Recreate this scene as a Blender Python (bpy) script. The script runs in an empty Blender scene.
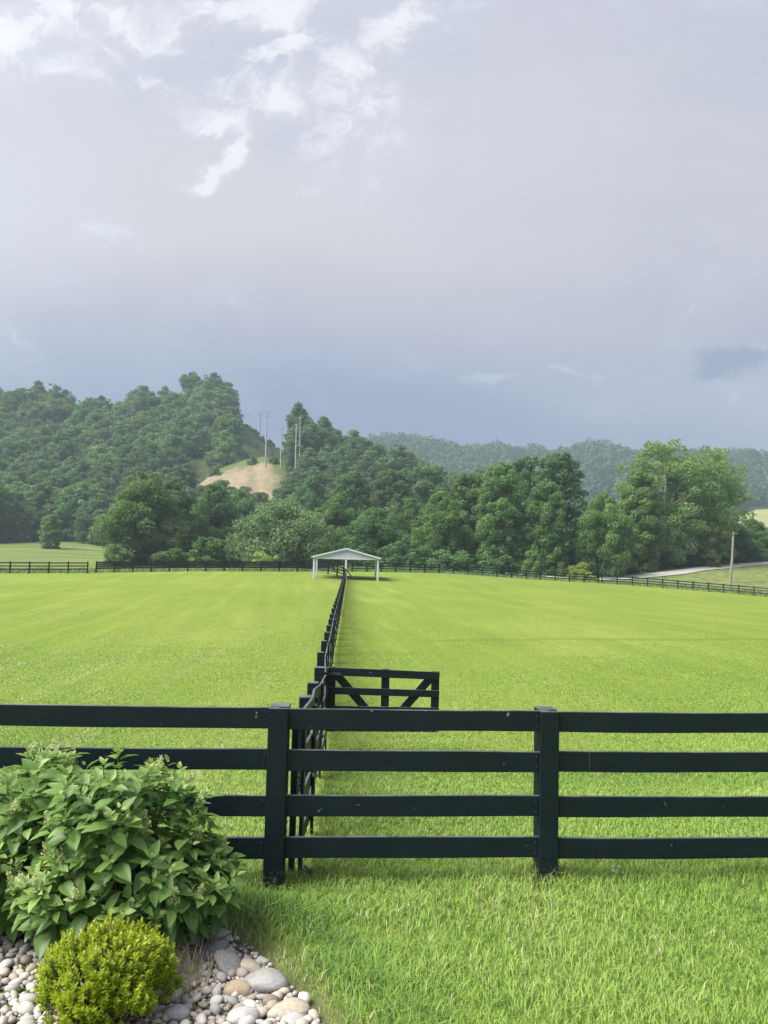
import bpy, bmesh, math, random
import numpy as np
from mathutils import Vector, Matrix

SC = bpy.context.scene
COL = SC.collection
R = math.radians

# ------------------------------------------------------------------ camera
F_PX, CX, CY, HCAM = 740.0, 384.0, 512.0, 2.5
PITCH, ROLL = math.atan(50/740), R(1.4)
cam_d = bpy.data.cameras.new('camera'); cam = bpy.data.objects.new('camera', cam_d); COL.objects.link(cam)
cam_d.sensor_fit = 'VERTICAL'; cam_d.sensor_height = 36; cam_d.sensor_width = 36
cam_d.lens = F_PX/1024*36; cam_d.clip_end = 9000; cam_d.clip_start = .05
Fw = Vector((0, math.cos(PITCH), math.sin(PITCH)))
R0 = Vector((1, 0, 0)); U0 = Vector((0, -math.sin(PITCH), math.cos(PITCH)))
Rc = math.cos(ROLL)*R0 + math.sin(ROLL)*U0
Uc = -math.sin(ROLL)*R0 + math.cos(ROLL)*U0
M = Matrix((Rc, Uc, -Fw)).transposed().to_4x4()
M.translation = (0, 0, HCAM)
cam.matrix_world = M
SC.camera = cam

def ray(px, py):
    px = float(px); py = float(py)
    return Fw + (px-CX)/F_PX*Rc - (py-CY)/F_PX*Uc
# ------------------------------------------------------------------ light
SUN_AZ = R(-110)      # clockwise from +Y; negative is left
SUN_EL = R(50)
sd = bpy.data.lights.new('sun', 'SUN'); sun = bpy.data.objects.new('sun', sd); COL.objects.link(sun)
sd.energy = 3.5; sd.angle = R(42); sd.color = (1, .95, .86)
sv = Vector((math.sin(SUN_AZ)*math.cos(SUN_EL), math.cos(SUN_AZ)*math.cos(SUN_EL), math.sin(SUN_EL)))
sun.rotation_euler = sv.to_track_quat('Z', 'Y').to_euler()
SC.view_settings.view_transform = 'Standard'; SC.view_settings.look = 'None'
SC.view_settings.exposure = 1.5; SC.view_settings.gamma = 1

# ------------------------------------------------------------------ world
def lin(c):
    return tuple(((v/255)/12.92 if v/255 <= .04045 else ((v/255+.055)/1.055)**2.4) for v in c)
W = bpy.data.worlds.new('World'); SC.world = W; W.use_nodes = True
nt = W.node_tree; nt.nodes.clear()
def N(nt, t, **kw):
    n = nt.nodes.new(t)
    for k, v in kw.items(): setattr(n, k, v)
    return n
def mth(nt, op, a, b=None, c=None, clamp=False):
    n = nt.nodes.new('ShaderNodeMath'); n.operation = op; n.use_clamp = clamp
    for i, v in enumerate((a, b, c)):
        if v is None: continue
        if isinstance(v, (int, float)): n.inputs[i].default_value = v
        else: nt.links.new(v, n.inputs[i])
    return n.outputs[0]
def ramp(nt, fac, stops, interp='LINEAR'):
    n = nt.nodes.new('ShaderNodeValToRGB'); cr = n.color_ramp; cr.interpolation = interp
    while len(cr.elements) < len(stops): cr.elements.new(.5)
    for e, (p, c) in zip(cr.elements, stops):
        e.position = p; e.color = (*c, 1) if len(c) == 3 else c
    nt.links.new(fac, n.inputs[0]); return n.outputs[0]
def mix(nt, fac, a, b, mode='MIX'):
    n = nt.nodes.new('ShaderNodeMix'); n.data_type = 'RGBA'; n.blend_type = mode; n.clamp_factor = True
    for s, v in ((0, fac), (6, a), (7, b)):
        if isinstance(v, (int, float)): n.inputs[s].default_value = v
        elif isinstance(v, tuple): n.inputs[s].default_value = (*v, 1)
        else: nt.links.new(v, n.inputs[s])
    return n.outputs[2]
def noise(nt, vec, scale, detail=4, rough=.5, dist=0, out=0):
    n = nt.nodes.new('ShaderNodeTexNoise'); n.inputs['Scale'].default_value = scale
    n.inputs['Detail'].default_value = detail; n.inputs['Roughness'].default_value = rough
    n.inputs['Distortion'].default_value = dist
    if vec is not None: nt.links.new(vec, n.inputs['Vector'])
    return n.outputs[out]
def comb(nt, x, y, z):
    n = nt.nodes.new('ShaderNodeCombineXYZ')
    for i, v in enumerate((x, y, z)):
        if isinstance(v, (int, float)): n.inputs[i].default_value = v
        else: nt.links.new(v, n.inputs[i])
    return n.outputs[0]
tc = N(nt, 'ShaderNodeTexCoord'); sp = N(nt, 'ShaderNodeSeparateXYZ')
nt.links.new(tc.outputs['Generated'], sp.inputs[0])
dx, dy, dz = sp.outputs
yy = mth(nt, 'MAXIMUM', dy, .12)
u = mth(nt, 'DIVIDE', dx, yy); v = mth(nt, 'DIVIDE', dz, yy)
sky = N(nt, 'ShaderNodeTexSky'); sky.sky_type = 'NISHITA'; sky.sun_disc = False
sky.sun_elevation = SUN_EL; sky.sun_rotation = SUN_AZ
EXPO = 2**1.5
def skc(c): return tuple(x/EXPO for x in lin(c))
# overcast sheet colour against elevation
low = noise(nt, comb(nt, mth(nt, 'MULTIPLY', u, .8), mth(nt, 'MULTIPLY', v, 2.2), 3.1), 1.6, 3, .5)
ve = mth(nt, 'ADD', v, mth(nt, 'MULTIPLY', mth(nt, 'SUBTRACT', low, .5), .30))
base = ramp(nt, mth(nt, 'MULTIPLY', ve, 1.0), [(0, skc((142, 152, 174))), (.13, skc((124, 140, 174))), (.20, skc((138, 150, 182))), (.27, skc((164, 170, 192))),
      (.36, skc((192, 190, 201))), (.48, skc((213, 209, 213))), (.64, skc((216, 214, 219))), (.9, skc((206, 206, 218)))])
# darker lavender area towards the right
rt = mth(nt, 'MULTIPLY', mth(nt, 'SMOOTH_MIN', mth(nt, 'MAXIMUM', mth(nt, 'ADD', u, .1), 0), .55, .2), 1.5)
lav = noise(nt, comb(nt, u, mth(nt, 'MULTIPLY', v, 1.6), 8.3), 2.0, 4, .55)
lavm = mth(nt, 'MULTIPLY', rt, mth(nt, 'SUBTRACT', mth(nt, 'MULTIPLY', lav, 2.0), .35), clamp=True)
base = mix(nt, mth(nt, 'MULTIPLY', lavm, .7), base, skc((172, 175, 198)))
# warm pale bank low on the right
bk = noise(nt, comb(nt, mth(nt, 'MULTIPLY', u, .7), mth(nt, 'MULTIPLY', v, 3.0), 1.7), 2.2, 4, .5)
bkm = mth(nt, 'MULTIPLY', mth(nt, 'MULTIPLY', mth(nt, 'SUBTRACT', bk, .42), 4.0, clamp=True), mth(nt, 'ADD', u, .15, clamp=True), clamp=True)
base = mix(nt, bkm, base, skc((190, 193, 206)))
# wispy bright clouds upper left
def uvp(px, py):
    d = ray(px, py); return d.x/d.y, d.z/d.y
wpn = N(nt, 'ShaderNodeTexNoise'); wpn.inputs['Scale'].default_value = 9.0; wpn.inputs['Detail'].default_value = 9; wpn.inputs['Roughness'].default_value = .66
nt.links.new(comb(nt, u, v, 2.2), wpn.inputs['Vector']); wsp = N(nt, 'ShaderNodeSeparateColor'); nt.links.new(wpn.outputs['Color'], wsp.inputs[0])
u = mth(nt, 'ADD', u, mth(nt, 'MULTIPLY', mth(nt, 'SUBTRACT', wsp.outputs[0], .5), .13)); v = mth(nt, 'ADD', v, mth(nt, 'MULTIPLY', mth(nt, 'SUBTRACT', wsp.outputs[1], .5), .10))
def blob(px, py, rx, ry, rot=0):
    """soft spot in the sky in the direction of a point; rx, ry as tangents"""
    cu, cv = uvp(px, py); ru, rv = rx/740, ry/740
    du = mth(nt, 'SUBTRACT', u, cu); dv = mth(nt, 'SUBTRACT', v, cv)
    c, s_ = math.cos(R(rot)), math.sin(R(rot))
    a = mth(nt, 'ADD', mth(nt, 'MULTIPLY', du, c/ru), mth(nt, 'MULTIPLY', dv, s_/ru))
    b = mth(nt, 'ADD', mth(nt, 'MULTIPLY', du, -s_/rv), mth(nt, 'MULTIPLY', dv, c/rv))
    d2 = mth(nt, 'ADD', mth(nt, 'MULTIPLY', a, a), mth(nt, 'MULTIPLY', b, b))
    return mth(nt, 'POWER', 2.718, mth(nt, 'MULTIPLY', d2, -1.0))
def blobs(lst):
    m_ = None
    for b_ in lst:
        q = blob(*b_[:5]); q = mth(nt, 'MULTIPLY', q, b_[5]) if len(b_) > 5 else q
        m_ = q if m_ is None else mth(nt, 'MAXIMUM', m_, q)
    return m_
wv = comb(nt, mth(nt, 'ADD', mth(nt, 'MULTIPLY', u, 1.0), mth(nt, 'MULTIPLY', v, .25)), mth(nt, 'SUBTRACT', mth(nt, 'MULTIPLY', v, 1.25), mth(nt, 'MULTIPLY', u, .35)), 0.4)
w1 = noise(nt, wv, 6.5, 12, .60, .9)
w3 = noise(nt, wv, 30.0, 8, .66, .6)
wt = mth(nt, 'ADD', mth(nt, 'MULTIPLY', w1, 1.6), mth(nt, 'SUBTRACT', mth(nt, 'MULTIPLY', w3, 1.0), .80))
msk = blobs([(208, 182, 26, 12, 40, .9), (232, 158, 24, 14, 70), (207, 128, 20, 16, 0, .8), (240, 118, 26, 18, 40), (280, 100, 50, 20, 10), (325, 92, 36, 22, 20),
             (352, 62, 26, 26, 60), (300, 42, 70, 17, 22), (222, 10, 34, 22, 0), (270, 8, 70, 26, 10, .9), (150, 80, 40, 14, -15, .6), (100, 20, 60, 30, 0, .85),
             (30, 40, 60, 42, 0), (70, 68, 55, 18, -10, .9), (165, 45, 60, 20, 0, .6), (400, 25, 60, 40, 30, .75), (350, 120, 90, 45, 15, .62), (250, 95, 90, 50, 25, .6), (130, 45, 150, 50, 0, .62), (470, 20, 90, 50, 20, .5),
             (105, 232, 34, 10, 0, .55), (60, 195, 30, 10, -20, .35), (480, 10, 120, 40, 0, .5), (200, -80, 600, 60, 0, .8), (700, -60, 500, 60, 0, .6)])
tex = mth(nt, 'MULTIPLY', mth(nt, 'SUBTRACT', wt, .50), 3.4)
wm = mth(nt, 'MULTIPLY', mth(nt, 'ADD', mth(nt, 'SUBTRACT', mth(nt, 'MULTIPLY', msk, 1.3), .45), tex), .95, clamp=True)
wm = mth(nt, 'MULTIPLY', wm, mth(nt, 'MULTIPLY', mth(nt, 'SUBTRACT', msk, .12), 2.4, clamp=True))
veil = mth(nt, 'MULTIPLY', mth(nt, 'MULTIPLY', mth(nt, 'SUBTRACT', mth(nt, 'ADD', w1, mth(nt, 'MULTIPLY', msk, .4)), .52), 2.2, clamp=True), .45)
# greyer hollows between the bright wisps
holl = mth(nt, 'MULTIPLY', blobs([(250, 60, 170, 50, 15, .9), (300, 135, 50, 30, 20, .8), (420, 60, 90, 60, 0, .5)]), mth(nt, 'SUBTRACT', 1.15, wt, clamp=True))
base = mix(nt, mth(nt, 'MULTIPLY', holl, .85), base, skc((182, 188, 208)))
gl = blobs([(-10, 195, 120, 90, 0), (20, 40, 110, 90, 0, .8), (380, 150, 150, 90, 0, .35)])
base = mix(nt, mth(nt, 'MULTIPLY', gl, .6), base, skc((219, 221, 233)))
base = mix(nt, veil, base, skc((218, 223, 236)))
base = mix(nt, mth(nt, 'MULTIPLY', wm, 1.0), base, skc((242, 243, 248)))
gl2 = mth(nt, 'MULTIPLY', mth(nt, 'SUBTRACT', mth(nt, 'ADD', mth(nt, 'MULTIPLY', blobs([(8, 42, 46, 34, 0), (70, 10, 60, 22, 0, .7)]), .6), wt), .80), 2.4, clamp=True)
base = mix(nt, gl2, base, skc((252, 253, 255)))
# small grey cloud at right and two little white ones
n14 = mth(nt, 'MULTIPLY', mth(nt, 'SUBTRACT', noise(nt, wv, 22, 7, .62, .5), .5), 1.1)
gr = mth(nt, 'MULTIPLY', mth(nt, 'SUBTRACT', mth(nt, 'ADD', blobs([(734, 358, 40, 15, 12), (716, 372, 30, 14, 20, .95), (756, 350, 30, 11, 0, .8)]), n14), .36), 2.4, clamp=True)
base = mix(nt, mth(nt, 'MULTIPLY', gr, .85), base, skc((144, 156, 186)))
for b_ in ((591, 380, 15, 9, 20), (492, 380, 34, 7, 5), (560, 374, 30, 6, 0)):
    g = mth(nt, 'MULTIPLY', mth(nt, 'SUBTRACT', mth(nt, 'ADD', blob(*b_), n14), .5), 2.0, clamp=True)
    base = mix(nt, mth(nt, 'MULTIPLY', g, .4), base, skc((212, 222, 238)))
bgn = N(nt, 'ShaderNodeBackground'); bgc = N(nt, 'ShaderNodeBackground')
nt.links.new(sky.outputs[0], bgn.inputs[0]); bgn.inputs[1].default_value = .08
nt.links.new(base, bgc.inputs[0]); bgc.inputs[1].default_value = 1.1
ms = N(nt, 'ShaderNodeMixShader'); ms.inputs[0].default_value = .93
wo = N(nt, 'ShaderNodeOutputWorld')
nt.links.new(bgn.outputs[0], ms.inputs[1]); nt.links.new(bgc.outputs[0], ms.inputs[2]); nt.links.new(ms.outputs[0], wo.inputs[0])

# ------------------------------------------------------------------ pixel helpers
def at(px, py, Y):
    d = ray(px, py); return Vector((0, 0, HCAM)) + d*(float(Y)/d.y)

# ------------------------------------------------------------------ terrain height
cps = []
def cp(x, y, z): cps.append((x, y, z))
for r_, z_ in ((3, 0), (4.2, 0), (5.2, 0), (6.1, 0), (7.2, -.06), (8.7, -.26), (10.4, -.5), (12, -.6), (16, -.62), (25, -.6), (40, -.55)):
    for th in (-42, -22, 0, 22, 42):
        cp(r_*math.tan(R(th)), r_, z_)
for px, py, Y in ((-300, 571, 80), (0, 573.3, 88), (100, 573, 92), (200, 571.5, 98), (290, 571.3, 106), (345, 579.5, 90), (345, 571, 112), (450, 573.5, 118),
                  (500, 576.3, 120), (600, 583.3, 117), (680, 589.5, 114), (768, 597, 111), (1000, 606, 108),
                  (-300, 556, 170), (0, 562, 125), (50, 556, 165), (0, 541, 250), (100, 541, 250), (-300, 541, 250),
                  (200, 566, 130), (345, 566, 145), (200, 558, 230), (345, 560, 230), (500, 570, 145),
                  (590, 579.5, 126), (650, 576, 132), (700, 569.3, 141), (768, 563, 153), (1000, 550, 175), (500, 563, 230), (650, 566, 220), (768, 556, 230), (1000, 545, 240)):
    p = at(px, py, Y); cp(p.x, p.y, p.z)
for px, z in ((-200, -.35), (0, -.3), (150, -.2), (345, -.25), (500, -.45), (768, -.9), (1000, -1.1)):
    p = at(px, 570, 62); cp(p.x, p.y, z)
for th in (-42, -20, 0, 20, 42):
    cp(500*math.tan(R(th)), 500, 14); cp(2500*math.tan(R(th)), 2500, 20)
C_ = np.array(cps)
def feat(x, y):
    x = np.asarray(x, float); y = np.asarray(y, float)
    r = np.maximum(np.hypot(x, y), 3.0); th = np.arctan2(x, y)
    return np.clip(th, -.8, .8)*3.0, np.log(r)*2.0, th
def tps(d2): return np.where(d2 > 1e-12, .5*d2*np.log(d2+1e-12), 0)
fa, fb, _ = feat(C_[:, 0], C_[:, 1]); wz = C_[:, 2]/(1+np.hypot(C_[:, 0], C_[:, 1])/60)
NCP = len(fa); K = tps((fa[:, None]-fa)**2+(fb[:, None]-fb)**2)+np.eye(NCP)*.002
P_ = np.stack([np.ones(NCP), fa, fb], 1)
A = np.block([[K, P_], [P_.T, np.zeros((3, 3))]])
sol = np.linalg.solve(A, np.concatenate([wz, np.zeros(3)]))
def gz(x, y):
    a, b, th = feat(x, y); sh = a.shape; a = a.ravel(); b = b.ravel()
    q = tps((a[:, None]-fa)**2+(b[:, None]-fb)**2)@sol[:NCP] + sol[NCP]+sol[NCP+1]*a+sol[NCP+2]*b
    r = np.hypot(np.asarray(x, float), np.asarray(y, float)).ravel()
    z = q*(1+r/60)
    k = np.clip((np.abs(np.ravel(th))-1.2)/1.0, 0, 1); k = k*k*(3-2*k)
    near = np.clip((r-3)/3, 0, 1)
    z = z*(1-k)*(near*.999+.001)
    return z.reshape(sh)
def g1(x, y): return float(gz(np.array([x]), np.array([y]))[0])
def gp(px, py, guess=None):
    """where the ray through a pixel meets the near ground"""
    d = ray(px, py); t0 = 1.0; t = 1.5
    while t < 4000:
        p = Vector((0, 0, HCAM))+d*t
        if p.z < g1(p.x, p.y): break
        t0 = t; t *= 1.03
    for _ in range(24):
        tm = (t0+t)/2; p = Vector((0, 0, HCAM))+d*tm
        if p.z < g1(p.x, p.y): t = tm
        else: t0 = tm
    return Vector((0, 0, HCAM))+d*t
def gY(px, Y):
    """ground point at depth Y seen in column px"""
    py = 575
    for _ in range(8):
        p = at(px, py, Y); z = g1(p.x, p.y)
        py += (p.z-z)*F_PX/Y
    return Vector((p.x, p.y, z))

# ------------------------------------------------------------------ object helpers
def tag(o, label=None, cat=None, group=None, kind=None):
    if label: o['label'] = label
    if cat: o['category'] = cat
    if group: o['group'] = group
    if kind: o['kind'] = kind
    return o
def thing(name, label, cat, loc, group=None):
    o = bpy.data.objects.new(name, None); COL.objects.link(o); o.location = loc
    o.empty_display_size = .2
    return tag(o, label, cat, group)
def obj(name, me, mat, parent=None):
    o = bpy.data.objects.new(name, me); COL.objects.link(o)
    if mat is not None and not me.materials: me.materials.append(mat)
    if parent is not None:
        o.parent = parent
    return o
def shift(me, v):
    me.transform(Matrix.Translation(-Vector(v))); return me
def mesh_np(name, V, Fc, smooth=False, var=None, extra=None):
    """uniform polygon size mesh from arrays"""
    me = bpy.data.meshes.new(name); V = np.asarray(V, np.float32); Fc = np.asarray(Fc, np.int32)
    k = Fc.shape[1]
    me.vertices.add(len(V)); me.vertices.foreach_set('co', V.ravel())
    me.loops.add(Fc.size); me.loops.foreach_set('vertex_index', Fc.ravel())
    me.polygons.add(len(Fc)); me.polygons.foreach_set('loop_start', np.arange(0, Fc.size, k, dtype=np.int32))
    me.polygons.foreach_set('loop_total', np.full(len(Fc), k, np.int32))
    me.polygons.foreach_set('use_smooth', np.full(len(Fc), smooth, bool))
    if var is not None:
        a = me.attributes.new('var', 'FLOAT', 'FACE'); a.data.foreach_set('value', np.asarray(var, np.float32))
    if extra:
        for nm, arr in extra.items():
            a = me.attributes.new(nm, 'FLOAT', 'POINT'); a.data.foreach_set('value', np.asarray(arr, np.float32))
    me.update(calc_edges=True); me.validate()
    return me
def bm_mesh(name, bm, smooth=False):
    me = bpy.data.meshes.new(name); bm.normal_update(); bm.to_mesh(me); bm.free()
    if smooth:
        me.polygons.foreach_set('use_smooth', np.ones(len(me.polygons), bool))
    return me
def beam(bm, p0, p1, side, w, h, bev=0):
    """box from p0 to p1; side = unit vector of the w direction, h along the third axis"""
    p0 = Vector(p0); p1 = Vector(p1); d = (p1-p0).normalized(); s = Vector(side); s = (s-d*s.dot(d)).normalized(); t = d.cross(s).normalized()
    vs = []
    for p in (p0, p1):
        for a, b in ((-1, -1), (1, -1), (1, 1), (-1, 1)):
            vs.append(bm.verts.new(p+s*a*w/2+t*b*h/2))
    fs = [(0, 1, 2, 3), (7, 6, 5, 4), (0, 4, 5, 1), (1, 5, 6, 2), (2, 6, 7, 3), (3, 7, 4, 0)]
    nf = [bm.faces.new([vs[i] for i in f]) for f in fs]
    bmesh.ops.recalc_face_normals(bm, faces=nf)
    if bev:
        es = list({e for f in nf for e in f.edges})
        bmesh.ops.bevel(bm, geom=es, offset=bev, segments=1, affect='EDGES')
def board(bm, p0, p1, side, w, h, bev, amp=.004):
    """weathered plank: several cross sections with slight warp and sag"""
    p0 = Vector(p0); p1 = Vector(p1); d = (p1-p0).normalized(); s = Vector(side); s = (s-d*s.dot(d)).normalized(); t = d.cross(s).normalized()
    if t.z < 0: t = -t
    n_ = 9; L = (p1-p0).length; a1, a2, a3 = [random.uniform(-1, 1) for _ in range(3)]; f1 = random.uniform(0, 6.28); rings = []
    sec = [(-1, -1+bev/h*2), (-1+bev/w*2, -1), (1-bev/w*2, -1), (1, -1+bev/h*2), (1, 1-bev/h*2), (1-bev/w*2, 1), (-1+bev/w*2, 1), (-1, 1-bev/h*2)]
    for i in range(n_+1):
        q = i/n_; sag = -abs(a1)*amp*1.5*math.sin(math.pi*q)+a2*amp*.5*math.sin(q*7+f1); off = a3*amp*math.sin(math.pi*q); hh = h*(1+.018*math.sin(q*9+f1))
        c = p0+d*(L*q)+t*sag+s*off; rings.append([bm.verts.new(c+s*a*w/2+t*b*hh/2) for a, b in sec])
    for r0, r1 in zip(rings, rings[1:]):
        for j in range(8): bm.faces.new((r0[j], r0[(j+1) % 8], r1[(j+1) % 8], r1[j]))
    bm.faces.new(rings[0][::-1]); bm.faces.new(rings[-1])
    bmesh.ops.recalc_face_normals(bm, faces=bm.faces[:])
def tube(bm, pts, rad, seg=6, cap=True):
    rings = []
    pts = [Vector(p) for p in pts]
    for i, p in enumerate(pts):
        d = (pts[min(i+1, len(pts)-1)]-pts[max(i-1, 0)]).normalized()
        a = Vector((1, 0, 0)) if abs(d.x) < .8 else Vector((0, 1, 0))
        s = (a-d*a.dot(d)).normalized(); t = d.cross(s)
        rr = rad[i]
        rings.append([bm.verts.new(p+(s*math.cos(2*math.pi*j/seg)+t*math.sin(2*math.pi*j/seg))*rr) for j in range(seg)])
    for a, b in zip(rings, rings[1:]):
        for j in range(seg):
            bm.faces.new((a[j], a[(j+1) % seg], b[(j+1) % seg], b[j]))
    if cap:
        bm.faces.new(rings[0][::-1]); bm.faces.new(rings[-1])

# ------------------------------------------------------------------ materials
def mat_new(name):
    m = bpy.data.materials.new(name); m.use_nodes = True; nt = m.node_tree; nt.nodes.clear()
    out = N(nt, 'ShaderNodeOutputMaterial'); return m, nt, out
def pos(nt):
    return N(nt, 'ShaderNodeNewGeometry').outputs['Position']
def bump(nt, h, strength, dist):
    b = N(nt, 'ShaderNodeBump'); b.inputs['Strength'].default_value = strength; b.inputs['Distance'].default_value = dist
    nt.links.new(h, b.inputs['Height']); return b.outputs[0]
def princ(nt, out, col, rough=.8, spec=.3, normal=None):
    p = N(nt, 'ShaderNodeBsdfPrincipled')
    if isinstance(col, tuple): p.inputs['Base Color'].default_value = (*col, 1)
    else: nt.links.new(col, p.inputs['Base Color'])
    if isinstance(rough, (int, float)): p.inputs['Roughness'].default_value = rough
    else: nt.links.new(rough, p.inputs['Roughness'])
    p.inputs['Specular IOR Level'].default_value = spec
    if normal is not None: nt.links.new(normal, p.inputs['Normal'])
    nt.links.new(p.outputs[0], out.inputs[0]); return p
def leaf_mat(name, dark, light, trans=.35, rough=.55, spec=.3, objvar=.0, tint=(.5, 1, .25)):
    m, nt, out = mat_new(name)
    at_ = N(nt, 'ShaderNodeAttribute', attribute_name='var')
    c = mix(nt, at_.outputs['Fac'], dark, light)
    if objvar:
        oi = N(nt, 'ShaderNodeObjectInfo')
        hs = N(nt, 'ShaderNodeHueSaturation'); nt.links.new(c, hs.inputs['Color'])
        nt.links.new(mth(nt, 'ADD', mth(nt, 'MULTIPLY', oi.outputs['Random'], .055*objvar), .5-.020*objvar), hs.inputs['Hue'])
        r2 = mth(nt, 'FRACT', mth(nt, 'MULTIPLY', oi.outputs['Random'], 7.31))
        nt.links.new(mth(nt, 'ADD', mth(nt, 'MULTIPLY', r2, .7*objvar), 1-.38*objvar), hs.inputs['Value'])
        r3 = mth(nt, 'FRACT', mth(nt, 'MULTIPLY', oi.outputs['Random'], 13.7))
        nt.links.new(mth(nt, 'ADD', mth(nt, 'MULTIPLY', r3, .3*objvar), 1-.22*objvar), hs.inputs['Saturation'])
        c = hs.outputs[0]
    p = N(nt, 'ShaderNodeBsdfPrincipled'); nt.links.new(c, p.inputs['Base Color'])
    p.inputs['Roughness'].default_value = rough; p.inputs['Specular IOR Level'].default_value = spec
    t = N(nt, 'ShaderNodeBsdfTranslucent')
    nt.links.new(mix(nt, .6, c, tint, 'MULTIPLY') if False else mix(nt, .35, c, (light[0]*1.12, light[1]*1.2, light[2]*.85)), t.inputs['Color'])
    s = N(nt, 'ShaderNodeMixShader'); s.inputs[0].default_value = trans
    nt.links.new(p.outputs[0], s.inputs[1]); nt.links.new(t.outputs[0], s.inputs[2]); nt.links.new(s.outputs[0], out.inputs[0])
    return m

# ground: pasture with weedy bank and meadow zones
def ground_material():
    m, nt, out = mat_new('pasture_grass'); P = pos(nt)
    sp = N(nt, 'ShaderNodeSeparateXYZ'); nt.links.new(P, sp.inputs[0]); x, y, z = sp.outputs
    # mowing lines run along the field, patches, fine blades
    st = noise(nt, comb(nt, mth(nt, 'ADD', x, mth(nt, 'MULTIPLY', y, .12)), mth(nt, 'MULTIPLY', y, .05), 0), .9, 4, .65)
    pt = noise(nt, comb(nt, mth(nt, 'MULTIPLY', x, 1.), mth(nt, 'MULTIPLY', y, .55), 2), .16, 5, .6)
    fn = noise(nt, comb(nt, x, mth(nt, 'MULTIPLY', y, .35), 4), 5.0, 6, .7)
    ff = noise(nt, P, 34, 4, .7)
    c = ramp(nt, fn, [(.3, (.118, .188, .030)), (.5, (.180, .255, .042)), (.7, (.28, .345, .08))])
    c2 = ramp(nt, pt, [(.3, (.118, .200, .030)), (.5, (.195, .258, .045)), (.7, (.30, .325, .085))])
    c = mix(nt, .5, c, c2)
    c = mix(nt, mth(nt, 'MULTIPLY', mth(nt, 'SUBTRACT', st, .48), 2.2, clamp=True), c, (.31, .35, .08))
    c = mix(nt, mth(nt, 'MULTIPLY', mth(nt, 'SUBTRACT', .44, st), 2.6, clamp=True), c, (.125, .19, .03))
    bandc = mth(nt, 'SUBTRACT', mth(nt, 'ADD', y, mth(nt, 'MULTIPLY', mth(nt, 'SUBTRACT', noise(nt, comb(nt, mth(nt, 'MULTIPLY', x, .15), 0, 7), 1.5, 3), .5), 3.0)), mth(nt, 'ADD', 29.5, mth(nt, 'MULTIPLY', x, .25)))
    bm_ = mth(nt, 'MULTIPLY', mth(nt, 'SUBTRACT', 1, mth(nt, 'MULTIPLY', mth(nt, 'ABSOLUTE', bandc), 1.6), clamp=True), mth(nt, 'MULTIPLY', mth(nt, 'SUBTRACT', x, .8), .6, clamp=True))
    c = mix(nt, mth(nt, 'MULTIPLY', bm_, .55), c, (.085, .15, .02))
    # wheel and mowing tracks in the left part of the field
    tx = mth(nt, 'ADD', x, mth(nt, 'ADD', mth(nt, 'MULTIPLY', y, .075), mth(nt, 'MULTIPLY', mth(nt, 'SINE', mth(nt, 'MULTIPLY', y, .13)), .5)))
    ln = mth(nt, 'ABSOLUTE', mth(nt, 'SUBTRACT', mth(nt, 'FRACT', mth(nt, 'MULTIPLY', tx, .42)), .5))
    tm = mth(nt, 'MULTIPLY', mth(nt, 'SUBTRACT', .10, ln), 9, clamp=True)
    tm = mth(nt, 'MULTIPLY', mth(nt, 'MULTIPLY', tm, mth(nt, 'MULTIPLY', mth(nt, 'SUBTRACT', -1.2, x), .5, clamp=True)), mth(nt, 'MULTIPLY', mth(nt, 'SUBTRACT', noise(nt, P, .35, 4, .6), .36), 4, clamp=True))
    c = mix(nt, mth(nt, 'MULTIPLY', tm, .75), c, (.235, .235, .095))
    cl = mth(nt, 'MULTIPLY', mth(nt, 'SUBTRACT', noise(nt, P, .75, 5, .65), .60), 6, clamp=True)
    c = mix(nt, mth(nt, 'MULTIPLY', cl, .5), c, (.075, .145, .02))
    c = mix(nt, mth(nt, 'MULTIPLY', mth(nt, 'SUBTRACT', ff, .35), 1.1, clamp=True), mix(nt, .35, c, (.10, .17, .02)), c)
    at_ = N(nt, 'ShaderNodeAttribute', attribute_name='rough')
    w = ramp(nt, noise(nt, P, .7, 8, .72), [(.35, (.09, .11, .04)), (.48, (.15, .17, .065)), (.58, (.17, .235, .07)), (.75, (.27, .25, .13))])
    c = mix(nt, at_.outputs['Fac'], c, w)
    am = N(nt, 'ShaderNodeAttribute', attribute_name='meadow')
    mw = ramp(nt, noise(nt, comb(nt, mth(nt, 'MULTIPLY', x, .3), y, 0), .09, 5, .6), [(.35, (.10, .145, .04)), (.65, (.17, .215, .065))])
    c = mix(nt, am.outputs['Fac'], c, mw)
    h = mth(nt, 'ADD', fn, mth(nt, 'MULTIPLY', ff, .5))
    princ(nt, out, c, .9, .1, bump(nt, h, .6, .12))
    return m
M_GROUND = ground_material()

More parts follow.
